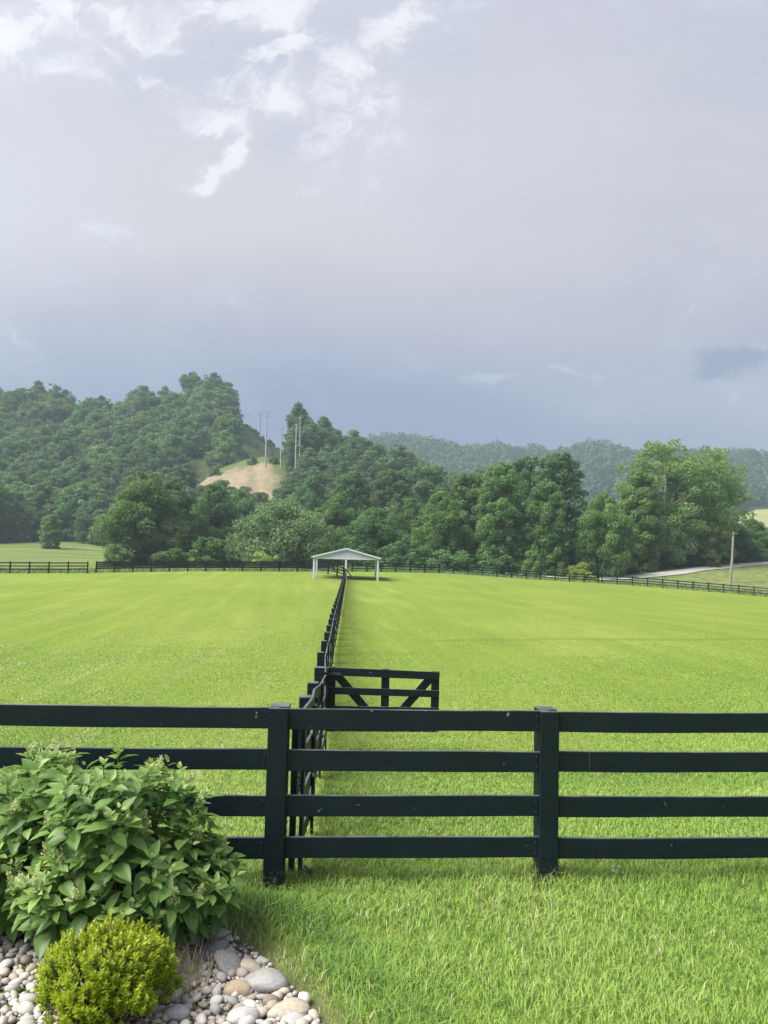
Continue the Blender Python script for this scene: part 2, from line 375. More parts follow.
def paint_black(worn=False):
    m, nt, out = mat_new('black_fence_paint'); P = pos(nt)
    c = ramp(nt, noise(nt, P, 3.5, 5, .6), [(.3, (.0022, .0088, .0135)), (.7, (.0038, .0130, .0185))])
    sp = N(nt, 'ShaderNodeSeparateXYZ'); nt.links.new(P, sp.inputs[0])
    gr = noise(nt, comb(nt, mth(nt, 'MULTIPLY', sp.outputs[0], 2.5), mth(nt, 'MULTIPLY', sp.outputs[1], 2.5), mth(nt, 'MULTIPLY', sp.outputs[2], 60)), 1.5, 3, .6)
    n2 = noise(nt, P, 28, 3, .6)
    chip = mth(nt, 'MULTIPLY', mth(nt, 'SUBTRACT', mth(nt, 'MULTIPLY', noise(nt, P, 9, 2, .5), n2), .445), 30, clamp=True)
    c = mix(nt, mth(nt, 'MULTIPLY', chip, .8), c, (.25, .28, .28))
    fd = noise(nt, comb(nt, mth(nt, 'MULTIPLY', sp.outputs[0], 1.3), sp.outputs[1], mth(nt, 'MULTIPLY', sp.outputs[2], 6)), 1.6, 6, .7)
    c = mix(nt, mth(nt, 'MULTIPLY', mth(nt, 'SUBTRACT', fd, .52), 2.6, clamp=True), c, (.010, .022, .027))
    dr = noise(nt, comb(nt, mth(nt, 'MULTIPLY', sp.outputs[0], 22), mth(nt, 'MULTIPLY', sp.outputs[1], 22), mth(nt, 'MULTIPLY', sp.outputs[2], 1.5)), 1.4, 2, .5)
    c = mix(nt, mth(nt, 'MULTIPLY', mth(nt, 'MULTIPLY', mth(nt, 'SUBTRACT', dr, .74), 18, clamp=True), .5), c, (.13, .16, .16))
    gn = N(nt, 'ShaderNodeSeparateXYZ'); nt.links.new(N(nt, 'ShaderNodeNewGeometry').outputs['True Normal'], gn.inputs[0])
    sunlit_top = mth(nt, 'MULTIPLY', mth(nt, 'MULTIPLY', mth(nt, 'SUBTRACT', gn.outputs[2], .6), 4, clamp=True), mth(nt, 'ADD', mth(nt, 'MULTIPLY', noise(nt, P, 5, 3, .6), 1.4), -.25, clamp=True))
    c = mix(nt, sunlit_top, c, (.20, .225, .22))  # upward faces mixed paler: sunlit board tops put into the paint colour
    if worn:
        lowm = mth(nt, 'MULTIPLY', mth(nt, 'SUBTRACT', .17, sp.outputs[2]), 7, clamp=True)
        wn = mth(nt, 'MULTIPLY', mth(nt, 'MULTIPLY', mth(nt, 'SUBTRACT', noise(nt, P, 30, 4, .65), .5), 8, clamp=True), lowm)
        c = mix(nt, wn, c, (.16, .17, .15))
    princ(nt, out, c, mth(nt, 'ADD', .42, mth(nt, 'MULTIPLY', gr, .2)), .28, bump(nt, mth(nt, 'ADD', gr, mth(nt, 'MULTIPLY', n2, .5)), .35, .003))
    return m
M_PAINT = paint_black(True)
M_NAIL = None
def simple(name, stops, scale, rough=.8, spec=.3, b=.3, bd=.02, det=5):
    m, nt, out = mat_new(name); P = N(nt, 'ShaderNodeTexCoord').outputs['Object']
    h = noise(nt, P, scale, det, .6)
    princ(nt, out, ramp(nt, h, stops), rough, spec, bump(nt, h, b, bd)); return m
M_NAIL = simple('rusty_nail', [(.3, (.05, .04, .035)), (.7, (.12, .09, .07))], 60, .6)
M_BARK = simple('grey_bark', [(.3, (.06, .055, .045)), (.7, (.16, .15, .125))], 3)
M_PALEBARK = simple('pale_bark', [(.3, (.22, .22, .19)), (.7, (.48, .47, .42))], 2)
M_TWIG = simple('brown_twig', [(.3, (.06, .045, .03)), (.7, (.15, .12, .09))], 30)
M_STEM = simple('green_stem', [(.3, (.07, .12, .03)), (.7, (.16, .2, .07))], 20)
M_WHITE = simple('white_paint', [(.3, (.50, .53, .57)), (.7, (.60, .63, .66))], 2, .5)
M_ROOF = simple('pale_metal_roof', [(.3, (.42, .46, .5)), (.7, (.55, .58, .6))], 3, .35)
M_GABLE = simple('shade_tinted_gable', [(.3, (.42, .44, .60)), (.7, (.47, .50, .66))], 1, .6)  # white gable wall, its bluish shade mixed into the base colour
M_DARKWOOD = simple('rafters', [(.3, (.03, .035, .035)), (.7, (.06, .065, .065))], 4)
M_POLE = simple('weathered_pole', [(.3, (.14, .14, .12)), (.7, (.28, .27, .24))], 6)
M_PYLON = simple('pale_grey_pole', [(.3, (.26, .28, .30)), (.7, (.36, .38, .40))], 1)
def dirt_material():
    m, nt, out = mat_new('dirt_slope'); P = pos(nt)
    sp = N(nt, 'ShaderNodeSeparateXYZ'); nt.links.new(P, sp.inputs[0])
    a = noise(nt, P, .11, 6, .6); b = noise(nt, comb(nt, sp.outputs[0], mth(nt, 'MULTIPLY', sp.outputs[1], .4), mth(nt, 'MULTIPLY', sp.outputs[2], 1.6)), .28, 8, .78, .6)
    c = ramp(nt, b, [(.30, (.17, .14, .09)), (.5, (.25, .205, .135)), (.70, (.33, .28, .19))])
    g = ramp(nt, noise(nt, P, .9, 4, .7), [(.35, (.06, .10, .03)), (.65, (.13, .155, .06))])
    edge = N(nt, 'ShaderNodeAttribute', attribute_name='edge')
    f = mth(nt, 'MULTIPLY', mth(nt, 'SUBTRACT', mth(nt, 'ADD', mth(nt, 'MULTIPLY', mth(nt, 'ADD', a, mth(nt, 'MULTIPLY', mth(nt, 'SUBTRACT', b, .5), .8)), 1.3), edge.outputs['Fac']), .98), 4, clamp=True)
    princ(nt, out, mix(nt, f, c, g), .9, .1, bump(nt, b, .5, .5)); return m
def hill_material(name, d, l):
    m, nt, out = mat_new(name); P = pos(nt)
    a = noise(nt, P, .14, 8, .7)
    princ(nt, out, ramp(nt, a, [(.35, d), (.65, l)]), .95, .05, bump(nt, a, 1, 2.0)); return m
def gravel_mat(name, stops, sc):
    m, nt, out = mat_new(name); P = pos(nt)
    vo = N(nt, 'ShaderNodeTexVoronoi'); vo.inputs['Scale'].default_value = sc; nt.links.new(P, vo.inputs['Vector'])
    sx = N(nt, 'ShaderNodeSeparateXYZ'); nt.links.new(vo.outputs['Color'], sx.inputs[0])
    h = mth(nt, 'SUBTRACT', 1, vo.outputs['Distance'])
    princ(nt, out, ramp(nt, sx.outputs[0], stops), .85, .2, bump(nt, h, .8, .03)); return m
M_SOIL = gravel_mat('bed_soil', [(0, (.10, .085, .065)), (.5, (.17, .15, .12)), (1, (.26, .24, .2))], 60)
M_ROAD = gravel_mat('pale_gravel', [(0, (.34, .35, .34)), (1, (.5, .5, .48))], 8)
def stone_material(nm, STOPS):
    m, nt, out = mat_new(nm); tcx = N(nt, 'ShaderNodeTexCoord').outputs['Object']
    oi = N(nt, 'ShaderNodeObjectInfo')
    base = ramp(nt, oi.outputs['Random'], STOPS)
    nn = noise(nt, tcx, 14, 6, .65, .4)
    c = mix(nt, mth(nt, 'MULTIPLY', nn, .35), base, (.22, .20, .18))
    ns = noise(nt, tcx, 60, 3, .6)
    c = mix(nt, mth(nt, 'MULTIPLY', ns, .25), c, (.5, .47, .42))
    princ(nt, out, c, .7, .35, bump(nt, mth(nt, 'ADD', nn, mth(nt, 'MULTIPLY', ns, .4)), .3, .01)); return m
PEB = [('grey', stone_material('grey_pebble', [(0, (00.305, 00.305, 00.305)), (1, (00.430, 00.421, 00.412))])), ('cream', stone_material('cream_pebble', [(0, (00.538, 00.502, 00.457)), (1, (00.645, 00.618, 00.582))])),
       ('tan', stone_material('tan_pebble', [(0, (00.412, 00.340, 00.269)), (1, (00.520, 00.457, 00.385))])), ('dull brown', stone_material('brown_pebble', [(0, (00.251, 00.206, 00.170)), (1, (00.340, 00.287, 00.251))]))]
def one_stone(name, c1, c2):
    m, nt, out = mat_new(name); tcx = N(nt, 'ShaderNodeTexCoord').outputs['Object']
    nn = noise(nt, tcx, 9, 6, .6, .6); ns = noise(nt, tcx, 70, 3, .6)
    c = ramp(nt, nn, [(.32, c1), (.62, c2)]); c = mix(nt, mth(nt, 'MULTIPLY', ns, .22), c, (.12, .11, .10))
    princ(nt, out, c, .65, .35, bump(nt, mth(nt, 'ADD', nn, mth(nt, 'MULTIPLY', ns, .5)), .3, .012)); return m

BED_PX = [(-160, 1110), (-150, 905), (0, 890), (120, 893), (200, 917), (228, 934), (254, 952), (286, 982), (314, 1014), (336, 1045), (360, 1110)]
BED = [gp(*p) for p in BED_PX]
bed2 = np.array([(p.x, p.y) for p in BED])
# ------------------------------------------------------------------ ground sheet
def build_ground():
    th = np.concatenate([np.radians(np.arange(-180, -52, 4)), np.radians(np.arange(-52, 52, .6)), np.radians(np.arange(52, 181, 4))])
    rr = np.concatenate([[.01], np.geomspace(.8, 1500, 262)])
    T, Rr = np.meshgrid(th, rr); X = np.sin(T)*Rr; Y = np.cos(T)*Rr
    Z = gz(X, Y)
    Z = Z+(.025*np.sin(X*.9+1.3)*np.sin(Y*.7)+.02*np.sin(X*.31-Y*.23))*np.clip((Rr-14)/20, 0, 1)*np.clip(1.5-Rr/150, 0, 1)
    V = np.stack([X, Y, Z], -1).reshape(-1, 3)
    nr, nc = X.shape
    i = np.arange(nr-1)[:, None]*nc+np.arange(nc-1)[None, :]
    Fc = np.stack([i, i+1, i+nc+1, i+nc], -1).reshape(-1, 4)[:, ::-1]
    pxs = V[:, 0]/np.maximum(V[:, 1], .1)
    y_f = 113+0*pxs; x = V[:, 0]; y = V[:, 1]
    # weedy bank behind the right hand fence
    rough = np.clip((y-np.interp(x, XB, YB)-1.0)/2.5, 0, 1)*np.clip((x-22)/8, 0, 1)*np.clip((230-y)/40, 0, 1)
    rough = np.maximum(rough, np.clip((y-112)/4, 0, 1)*np.clip((x+2)/5, 0, 1)*np.clip((28-x)/5, 0, 1)*.7)
    dd = np.full(x.shape, 9.0)
    for a_, b_ in zip(bed2[3:], bed2[4:]):
        ab = b_-a_; t_ = np.clip(((x-a_[0])*ab[0]+(y-a_[1])*ab[1])/(ab@ab), 0, 1); dd = np.minimum(dd, np.hypot(x-a_[0]-t_*ab[0], y-a_[1]-t_*ab[1]))
    rough = np.maximum(rough, np.clip(1.25-dd/.30, 0, 1))
    sh = gY(345.5, 93.5); rough = np.maximum(rough, np.clip(1.5-np.hypot((x-sh.x)/4.6, (y-sh.y)/5.2)*1.2, 0, 1)*.85)  # shade under the shelter put into the ground colour as a brownish patch
    mead = np.clip((y-np.interp(x, XB, YB)-3)/4, 0, 1)*(1-rough)
    me = mesh_np('ground', V, Fc, True, extra={'rough': rough, 'meadow': mead})
    tag(obj('ground', me, M_GROUND), kind='structure')
# back fence line (post ground points) in pixels/depth
BACK_L = [gY(px, np.interp(px, (-60, 0, 88), (86, 88, 91.5))) for px in np.arange(-29, 90, 19.4)]
BACK_C = [gY(px, np.interp(px, (95, 200, 300, 345), (92.5, 98, 106, 110))) for px in np.arange(96, 345, 18.3)]
BACK_R = [gY(px, np.interp(px, (345, 450, 600, 768, 900), (110, 118, 117, 111, 106))) for px in
          list(np.arange(352, 600, 14.5))+list(np.arange(602, 850, 15.2))]
XB = [-400, -300]+[p.x for p in BACK_L+BACK_C+BACK_R]+[300, 400]
YB = [70, 75]+[p.y for p in BACK_L+BACK_C+BACK_R]+[90, 80]
build_ground()

def ribbon(name, pts, wid, lift, mat):
    """pts: ground centre points; strip following the ground"""
    P = []
    for a, b in zip(pts, pts[1:]):
        m_ = max(2, int((b-a).length/1.5))
        for k in range(m_): P.append(a.lerp(b, k/m_))
    P.append(pts[-1]); V = []; nc = 7
    for i, p in enumerate(P):
        d = (P[min(i+1, len(P)-1)]-P[max(i-1, 0)]); d.z = 0; d.normalize(); s = Vector((d.y, -d.x, 0))
        for j in range(nc):
            w = wid*(1+.08*math.sin(i*.7+j))
            q = p+s*(j/(nc-1)-.5)*w; V.append((q.x, q.y, g1(q.x, q.y)+lift))
    Fc = [(i*nc+j, i*nc+j+1, (i+1)*nc+j+1, (i+1)*nc+j) for i in range(len(P)-1) for j in range(nc-1)]
    o = obj(name, mesh_np(name, V, Fc, True), mat); return tag(o, kind='structure')
ribbon('gravel_road', [gY(px, Y) for px, Y in ((520, 131), (560, 126.5), (600, 127), (650, 132), (700, 141), (768, 153), (860, 170), (1000, 190))], 4.2, .1, M_ROAD)
ribbon('gravel_path', [gY(px, Y) for px, Y in ((70, 97), (92, 95.8), (112, 97.2), (132, 99.5))], 3.0, .05, M_ROAD)

# ------------------------------------------------------------------ garden bed outline (on the ground)
def inpoly(x, y, poly):
    x = np.asarray(x); y = np.asarray(y); ins = np.zeros(x.shape, bool); j = len(poly)-1
    for i in range(len(poly)):
        xi, yi = poly[i]; xj, yj = poly[j]
        c = ((yi > y) != (yj > y)) & (x < (xj-xi)*(y-yi)/(yj-yi+1e-12)+xi)
        ins ^= c; j = i
    return ins
def bed():
    nx = np.linspace(bed2[:, 0].min(), bed2[:, 0].max(), 90); ny = np.linspace(bed2[:, 1].min(), bed2[:, 1].max(), 70)
    X, Y = np.meshgrid(nx, ny); Z = gz(X, Y)+.004+.012*np.sin(X*7)*np.sin(Y*9)**2
    V = np.stack([X, Y, Z], -1).reshape(-1, 3); nc = len(nx)
    i = (np.arange(len(ny)-1)[:, None]*nc+np.arange(nc-1)[None]).ravel()
    Fc = np.stack([i, i+1, i+nc+1, i+nc], -1); c = V[Fc].mean(1)
    Fc = Fc[inpoly(c[:, 0], c[:, 1], bed2)]
    tag(obj('garden_soil', mesh_np('garden_soil', V, Fc, True), M_SOIL), kind='structure')
bed()

# front fence
a = at(277.5, 800, 5.91); b = at(545.5, 800, 6.07)
dv_ = Vector((b.x-a.x, b.y-a.y, 0))
front = [Vector((a.x, a.y, 0))+dv_*k for k in (-3.4, -2.25, -1.13, 0, 1, 2, 3, 4)]
front = [Vector((p.x, p.y, g1(p.x, p.y))) for p in front]
front_m = dv_.y/dv_.x; front_y0 = front[3].y-front_m*front[3].x
# ------------------------------------------------------------------ grass blades
rng = np.random.default_rng(7)
def vnoise(x, y, s, seed=0):
    r = np.random.default_rng(seed); out = 0
    for k in range(7):
        a = r.uniform(0, 6.28); f = s*(1.0+.7*k*.6); ph = r.uniform(0, 6.28); a2 = r.uniform(0, 6.28)
        out = out+np.sin(f*(x*math.cos(a)+y*math.sin(a))+ph+1.5*np.sin(f*.6*(x*math.cos(a2)+y*math.sin(a2))))/(1+.3*k)
    return out/3.4
def grass_band(y0, y1, dens, h, w, mx=.72, pad=1.0):
    area = 0; n_ = int(dens*(y1-y0)*(2*(mx*(y0+y1)/2+pad)))
    y = rng.uniform(y0, y1, n_); x = rng.uniform(-1, 1, n_)*(mx*y+pad)
    return x, y, np.full(n_, h), np.full(n_, w)
def build_grass():
    bands = [grass_band(3.3, 5.2, 4800, .085, .0038), grass_band(5.2, 7, 4200, .09, .0042), grass_band(7, 10, 1900, .07, .0055),
             grass_band(10, 16, 1300, .05, .006), grass_band(16, 26, 520, .036, .009), grass_band(26, 46, 120, .028, .014)]
    x, y, h, w = [np.concatenate(c) for c in zip(*bands)]
    keep = ~inpoly(x, y, bed2)
    # worn strip beside the bed
    d = np.full(x.shape, 9.0)
    for a, b in zip(bed2[3:], bed2[4:]):
        ab = b-a; t = np.clip(((x-a[0])*ab[0]+(y-a[1])*ab[1])/(ab@ab), 0, 1)
        d = np.minimum(d, np.hypot(x-a[0]-t*ab[0], y-a[1]-t*ab[1]))
    keep &= rng.uniform(0, 1, len(x)) < np.clip((d-.0)/.34, .08, 1)
    keep &= rng.uniform(0, 1, len(x)) < np.clip((46-y)/30, 0, 1)
    # bare spot at the first divider post
    x, y, h, w, d = x[keep], y[keep], h[keep], w[keep], d[keep]
    n_ = len(x); z = gz(x, y)
    pn = vnoise(x, y, 1.6, 1); pf = vnoise(x, y, 5.5, 2); pl = vnoise(x, y*.5, .35, 3)
    h = h*(.75+.35*pn+.3*pf).clip(.45, 1.7)*rng.uniform(.6, 1.35, n_)
    edge = np.exp(-((d-.42)/.22)**2)*(y < 5.6); h = h*(1+1.1*edge)
    under = np.exp(-((y-(front_y0+front_m*x))/.09)**2)*(.5+.5*pf).clip(0, 1); h = h*(1+.9*under)
    for fp in front: h = h*(1+1.0*np.exp(-((x-fp.x)**2+(y-fp.y)**2)/.03))
    dip = np.exp(-((y-11.3)/.8)**2); h = h*(1+.5*dip)
    ang = rng.uniform(0, 2*np.pi, n_); lean = rng.uniform(.15, .95, n_)+.25*edge
    lx = np.cos(ang)*lean+.12; ly = np.sin(ang)*lean-.05
    fa_ = rng.uniform(0, np.pi, n_); wx = np.cos(fa_)*w; wy = np.sin(fa_)*w*.6
    B = np.stack([x, y, z-.004], -1); S = np.stack([wx, wy, 0*wx], -1)
    mid = B+np.stack([lx*h*.28, ly*h*.28, h*.62], -1); tip = B+np.stack([lx*h*.95, ly*h*.95, h*(1.02-.25*lean)], -1)
    V = np.stack([B-S, B+S, mid+S*.75, mid-S*.75, tip+S*.12, tip-S*.12], 1).reshape(-1, 3)
    i = np.arange(n_)*6; F1 = np.stack([i, i+1, i+2, i+3], -1); F2 = np.stack([i+3, i+2, i+4, i+5], -1)
    var = (.5+.22*pl+.16*pn+rng.normal(0, .2, n_)-.25*edge-.28*dip).clip(0, 1)
    tln = np.abs(((x+.075*y+.5*np.sin(.13*y))*.42) % 1-.5); trk = np.clip((.10-tln)*9, 0, 1)*np.clip((-1.2-x)*.5, 0, 1)*(y > 7)*(vnoise(x, y, 1.1, 12) > -.25)
    h = h*(1-.45*trk)
    dry = (rng.uniform(0, 1, n_) < .010+.05*(vnoise(x, y, 2.3, 9) > .45)*(y < 8)+.34*trk+.25*np.exp(-(d/.15)**2))
    var = np.where(dry, 2.0, var)
    me = mesh_np('grass', V, np.concatenate([F1, F2]), False, np.concatenate([var, (var+.08*(var < 1.5))]))
    return me
def grass_mat():
    m, nt, out = mat_new('grass_blades')
    a = N(nt, 'ShaderNodeAttribute', attribute_name='var').outputs['Fac']
    c = ramp(nt, mth(nt, 'MULTIPLY', a, .5), [(0, (.115, .240, .060)), (.2, (.200, .352, .060)), (.36, (.315, .465, .092)), (.56, (.49, .57, .21)), (.95, (.60, .57, .36))])
    p = N(nt, 'ShaderNodeBsdfPrincipled'); nt.links.new(c, p.inputs['Base Color'])
    p.inputs['Roughness'].default_value = .5; p.inputs['Specular IOR Level'].default_value = .3
    t = N(nt, 'ShaderNodeBsdfTranslucent'); nt.links.new(c, t.inputs['Color'])
    vm = N(nt, 'ShaderNodeVectorMath', operation='ADD'); nt.links.new(N(nt, 'ShaderNodeNewGeometry').outputs['Normal'], vm.inputs[0]); vm.inputs[1].default_value = (0, 0, 1.5)
    vn = N(nt, 'ShaderNodeVectorMath', operation='NORMALIZE'); nt.links.new(vm.outputs[0], vn.inputs[0]); nt.links.new(vn.outputs[0], p.inputs['Normal'])
    s = N(nt, 'ShaderNodeMixShader'); s.inputs[0].default_value = .3
    nt.links.new(p.outputs[0], s.inputs[1]); nt.links.new(t.outputs[0], s.inputs[2]); nt.links.new(s.outputs[0], out.inputs[0]); return m
tag(obj('grass', build_grass(), grass_mat()), 'bright green grass blades covering the lawn and paddock around the black fences', 'grass', kind='stuff')

# ------------------------------------------------------------------ hills
M_HILL = hill_material('wooded_slope', (.02, .035, .012), (.05, .075, .025))
M_HILLG = hill_material('grass_slope', (.035, .065, .024), (.105, .135, .05))
class Hill:
    def __init__(s, crest, base_py, Y0, Y1):
        s.c = crest; s.base = base_py; s.Y0 = Y0; s.Y1 = Y1
    def p(s, px, t):
        cy = np.interp(px, [c[0] for c in s.c], [c[1] for c in s.c])
        Y = s.Y0+(s.Y1-s.Y0)*t
        e = 1-(1-t)**1.25
        py = s.base+(cy-s.base)*e
        return at(px, py, Y)
    def mesh(s, name, x0, x1, nx, ny, mat):
        V = []
        for j in range(ny+9):
            for i in range(nx+1):
                px = x0+(x1-x0)*i/nx
                if j <= ny:
                    q = s.p(px, j/ny)
                else:
                    k = (j-ny)/8; q = s.p(px, 1); q = Vector((q.x*(1+k*.4), q.y*(1+.4*k), q.z*(1-k)**1.5-2))
                b = 1.2*math.sin(q.x*.06+j*.5)*math.sin(q.y*.05) if 0 < j < ny else 0
                V.append((q.x, q.y, q.z+b))
        nc = nx+1
        Fc = [(j*nc+i, j*nc+i+1, (j+1)*nc+i+1, (j+1)*nc+i) for j in range(ny+8) for i in range(nx)]
        return tag(obj(name, mesh_np(name, V, Fc, True), mat), kind='structure')
HL = Hill([(-500, 470), (-200, 424), (0, 411), (60, 414), (110, 417), (150, 407), (205, 400), (222, 404), (238, 420), (262, 437), (283, 453), (310, 470), (360, 495), (450, 530)], 552, 235, 430)
HR = Hill([(240, 500), (262, 482), (282, 452), (292, 434), (310, 432), (350, 445), (400, 458), (450, 482), (520, 510), (600, 530), (768, 548), (900, 552)], 556, 225, 360)
HF = Hill([(100, 470), (330, 452), (384, 444), (425, 447), (450, 452), (475, 457), (500, 452), (525, 457), (555, 458), (580, 454), (602, 451), (622, 458), (645, 463), (680, 461), (768, 461), (900, 464), (1300, 480)], 552, 520, 1050)
HL.mesh('hill', -500, 450, 120, 30, M_HILLG)
HR.mesh('hill', 240, 900, 100, 24, M_HILL)
HF.mesh('far_hill', 100, 1300, 120, 30, M_HILL)
# pale bare bank cut into the slope
def dirt_bank():
    top = [(193, 482), (205, 474), (225, 466), (245, 460), (262, 457), (280, 460), (292, 464), (300, 474)]
    bot = [(193, 486), (205, 497), (225, 505), (245, 508), (262, 510), (280, 510), (292, 506), (300, 494)]
    V = []; E = []; nx, ny = 60, 24
    for j in range(ny+1):
        for i in range(nx+1):
            px = 193+107*i/nx; yt = np.interp(px, [a[0] for a in top], [a[1] for a in top]); yb = np.interp(px, [a[0] for a in bot], [a[1] for a in bot])
            t = j/ny; Y = 280+46*t**1.1+.8*math.sin(px*.2)
            q = at(px, yb+(yt-yb)*t+.35*math.sin(px*.35), Y); V.append(q)
            E.append(.55*max(0, (t-.72)/.28)+.9*max(0, (px-262)/38)+.12)
    nc = nx+1
    # shoulders running back into the hill so that the bank is solid
    for i in range(nx+1):
        q = Vector(V[ny*nc+i]); V.append(Vector((q.x*1.12, q.y*1.12, q.z-1.5))); E.append(1)
    Fc = [(j*nc+i, j*nc+i+1, (j+1)*nc+i+1, (j+1)*nc+i) for j in range(ny+1) for i in range(nx)]
    tag(obj('dirt_bank', mesh_np('dirt_bank', V, Fc, True, extra={'edge': E}), dirt_material()), kind='structure')
dirt_bank()
# far hay field on the slope at right
def hay():
    V = []; nx, ny = 24, 6
    for j in range(ny+1):
        for i in range(nx+1):
            px = 738+220*i/nx; yb = 529; yt = np.interp(px, (738, 752, 800, 958), (517, 510, 507, 509))
            V.append(at(px, yb+(yt-yb)*j/ny, 430+70*j/ny))
    nc = nx+1
    for i in range(nx+1):
        q = Vector(V[ny*nc+i]); V.append(Vector((q.x*1.15, q.y*1.15, q.z-4)))
    for i in range(nx+1):
        q = Vector(V[i]); V.append(Vector((q.x, q.y-6, 5)))
    Fc = [(j*nc+i, j*nc+i+1, (j+1)*nc+i+1, (j+1)*nc+i) for j in range(ny+1) for i in range(nx)]
    b = (ny+2)*nc
    Fc += [(b+i, b+i+1, i+1, i) for i in range(nx)]
    tag(obj('hay_field', mesh_np('hay_field', V, Fc, True), hill_material('hay_grass', (.24, .26, .12), (.33, .34, .17))), kind='structure')
hay()

# ------------------------------------------------------------------ trees
def crown_np(rs, h, w, base, prof, nclump, nleaf, ls, cr=(.16, .28), inner=.35, droop=0, flat=.82):
    """leaf quads in clumps. prof: list (t, radius factor) over crown height; base = crown bottom height"""
    H = h-base; ts = rs.uniform(0, 1, nclump*3); pf = np.interp(ts, [a for a, _ in prof], [b for _, b in prof])
    acc = rs.uniform(0, 1, nclump*3) < (.25+.75*pf); ts = ts[acc][:nclump]; pf = pf[acc][:nclump]; n_ = len(ts)
    an = rs.uniform(0, 2*np.pi, n_); rad = pf*w/2*np.sqrt(rs.uniform(inner**2, 1, n_))
    R_ = w*rs.uniform(cr[0], cr[1], n_)*.62*(.55+.5*pf)
    C = np.stack([np.cos(an)*(rad-R_*.6).clip(0), np.sin(an)*(rad-R_*.6).clip(0), base+ts*H-R_*.5], -1)
    C[:, 2] = np.minimum(C[:, 2], h-R_*.8)
    wgt = R_**2; cnt = (wgt/wgt.sum()*nleaf).astype(int)+4
    idx = np.repeat(np.arange(n_), cnt); m_ = len(idx)
    D = rs.normal(0, 1, (m_, 3)); D[:, 2] += .25; D /= np.linalg.norm(D, axis=1)[:, None]
    # bumps inside each clump
    ph = rs.uniform(0, 6.28, (n_, 3))[idx]
    bm_ = 1+.16*np.sin(D[:, 0]*5+ph[:, 0])*np.sin(D[:, 1]*5+ph[:, 1])+.12*np.sin(D[:, 2]*7+ph[:, 2])
    rr = rs.uniform(.55, 1.08, m_)**.6*bm_
    P = C[idx]+D*(R_[idx]*rr)[:, None]*np.array([1, 1, .82])
    if droop: P[:, 2] -= droop*np.clip(np.hypot(P[:, 0], P[:, 1])/(w/2), 0, 1.3)**2
    Nn = D*.8+rs.normal(0, .55, (m_, 3)); Nn /= np.linalg.norm(Nn, axis=1)[:, None]
    A_ = np.cross(Nn, rs.normal(0, 1, (m_, 3))); A_ /= np.linalg.norm(A_, axis=1)[:, None]; B_ = np.cross(Nn, A_)
    s = ls*rs.uniform(.55, 1.3, m_)[:, None]
    V = np.stack([P-A_*s, P-B_*s*.6, P+A_*s, P+B_*s*.6], 1).reshape(-1, 3)
    cv = rs.uniform(-.22, .22, n_)[idx]
    var = (.42+cv+rs.normal(0, .17, m_)+.12*D[:, 2]).clip(0, 1)
    return V, np.arange(m_*4).reshape(-1, 4), var, C, R_
def trunk_bm(rs, h, base, C, r0, nlimb, fork=1, lean=0):
    bm = bmesh.new(); top = min(h*.82, base+(h-base)*.75)
    for f in range(fork):
        ox = rs.normal(0, .035*h) if fork > 1 else 0; oy = rs.normal(0, .02*h) if fork > 1 else 0
        pts = []; rad = []
        for k in range(8):
            t = k/7; pts.append((ox*t*1.6+lean*t*h+rs.normal(0, .01*h)*t+(.02*h*(f-fork/2)), oy*t*1.4+rs.normal(0, .01*h)*t, t*top-.15)); rad.append(r0*(1-t)**.8*(1.25 if k == 0 else 1)+.03)
        tube(bm, pts, rad, 7)
        sel = rs.choice(len(C), min(nlimb, len(C)), replace=False)
        for i in sel:
            c = C[i]; zt = max(base*.6, c[2]-rs.uniform(.15, .35)*h); t = min(.92, (zt+.15)/top); k = int(t*7); fr = t*7-k
            a = Vector(pts[k]).lerp(Vector(pts[min(k+1, 7)]), fr); b = Vector(c)
            m_ = a.lerp(b, .5)+Vector((rs.normal(0, .02*h), rs.normal(0, .02*h), -.01*h))
            q = r0*(1-t)**.8*.55+.03
            tube(bm, [a, m_, b], [q, q*.6, .025], 5)
    return bm
ROUND = [(0, .55), (.2, .9), (.45, 1), (.7, .85), (.9, .5), (1, .2)]
TALL = [(0, .7), (.15, .9), (.45, 1), (.75, .92), (.9, .7), (1, .4)]
CONE = [(0, .9), (.3, 1), (.6, .75), (.85, .4), (1, .12)]
BROAD = [(0, .85), (.25, 1), (.5, .97), (.75, .8), (.92, .5), (1, .25)]
OPEN = [(0, .55), (.2, .8), (.5, 1), (.8, .92), (.95, .6), (1, .35)]
LM = {
 'mid': leaf_mat('leaves_mid', (.074, .155, .055), (.200, .325, .100), .47, objvar=.5),
 'dark': leaf_mat('leaves_dark', (.064, .136, .056), (.165, .275, .095), .46, objvar=.5),
 'light': leaf_mat('leaves_light', (.110, .195, .062), (.260, .385, .120), .46, objvar=.4),
 'grey': leaf_mat('leaves_grey', (.090, .160, .066), (.205, .290, .120), .34, objvar=.4),
 'lime': leaf_mat('leaves_lime', (.17, .26, .05), (.40, .47, .10), .36, objvar=.3),
 'hill': leaf_mat('leaves_hill', (.070, .142, .052), (.190, .295, .092), .42, objvar=.8),
}
PROTO = {}
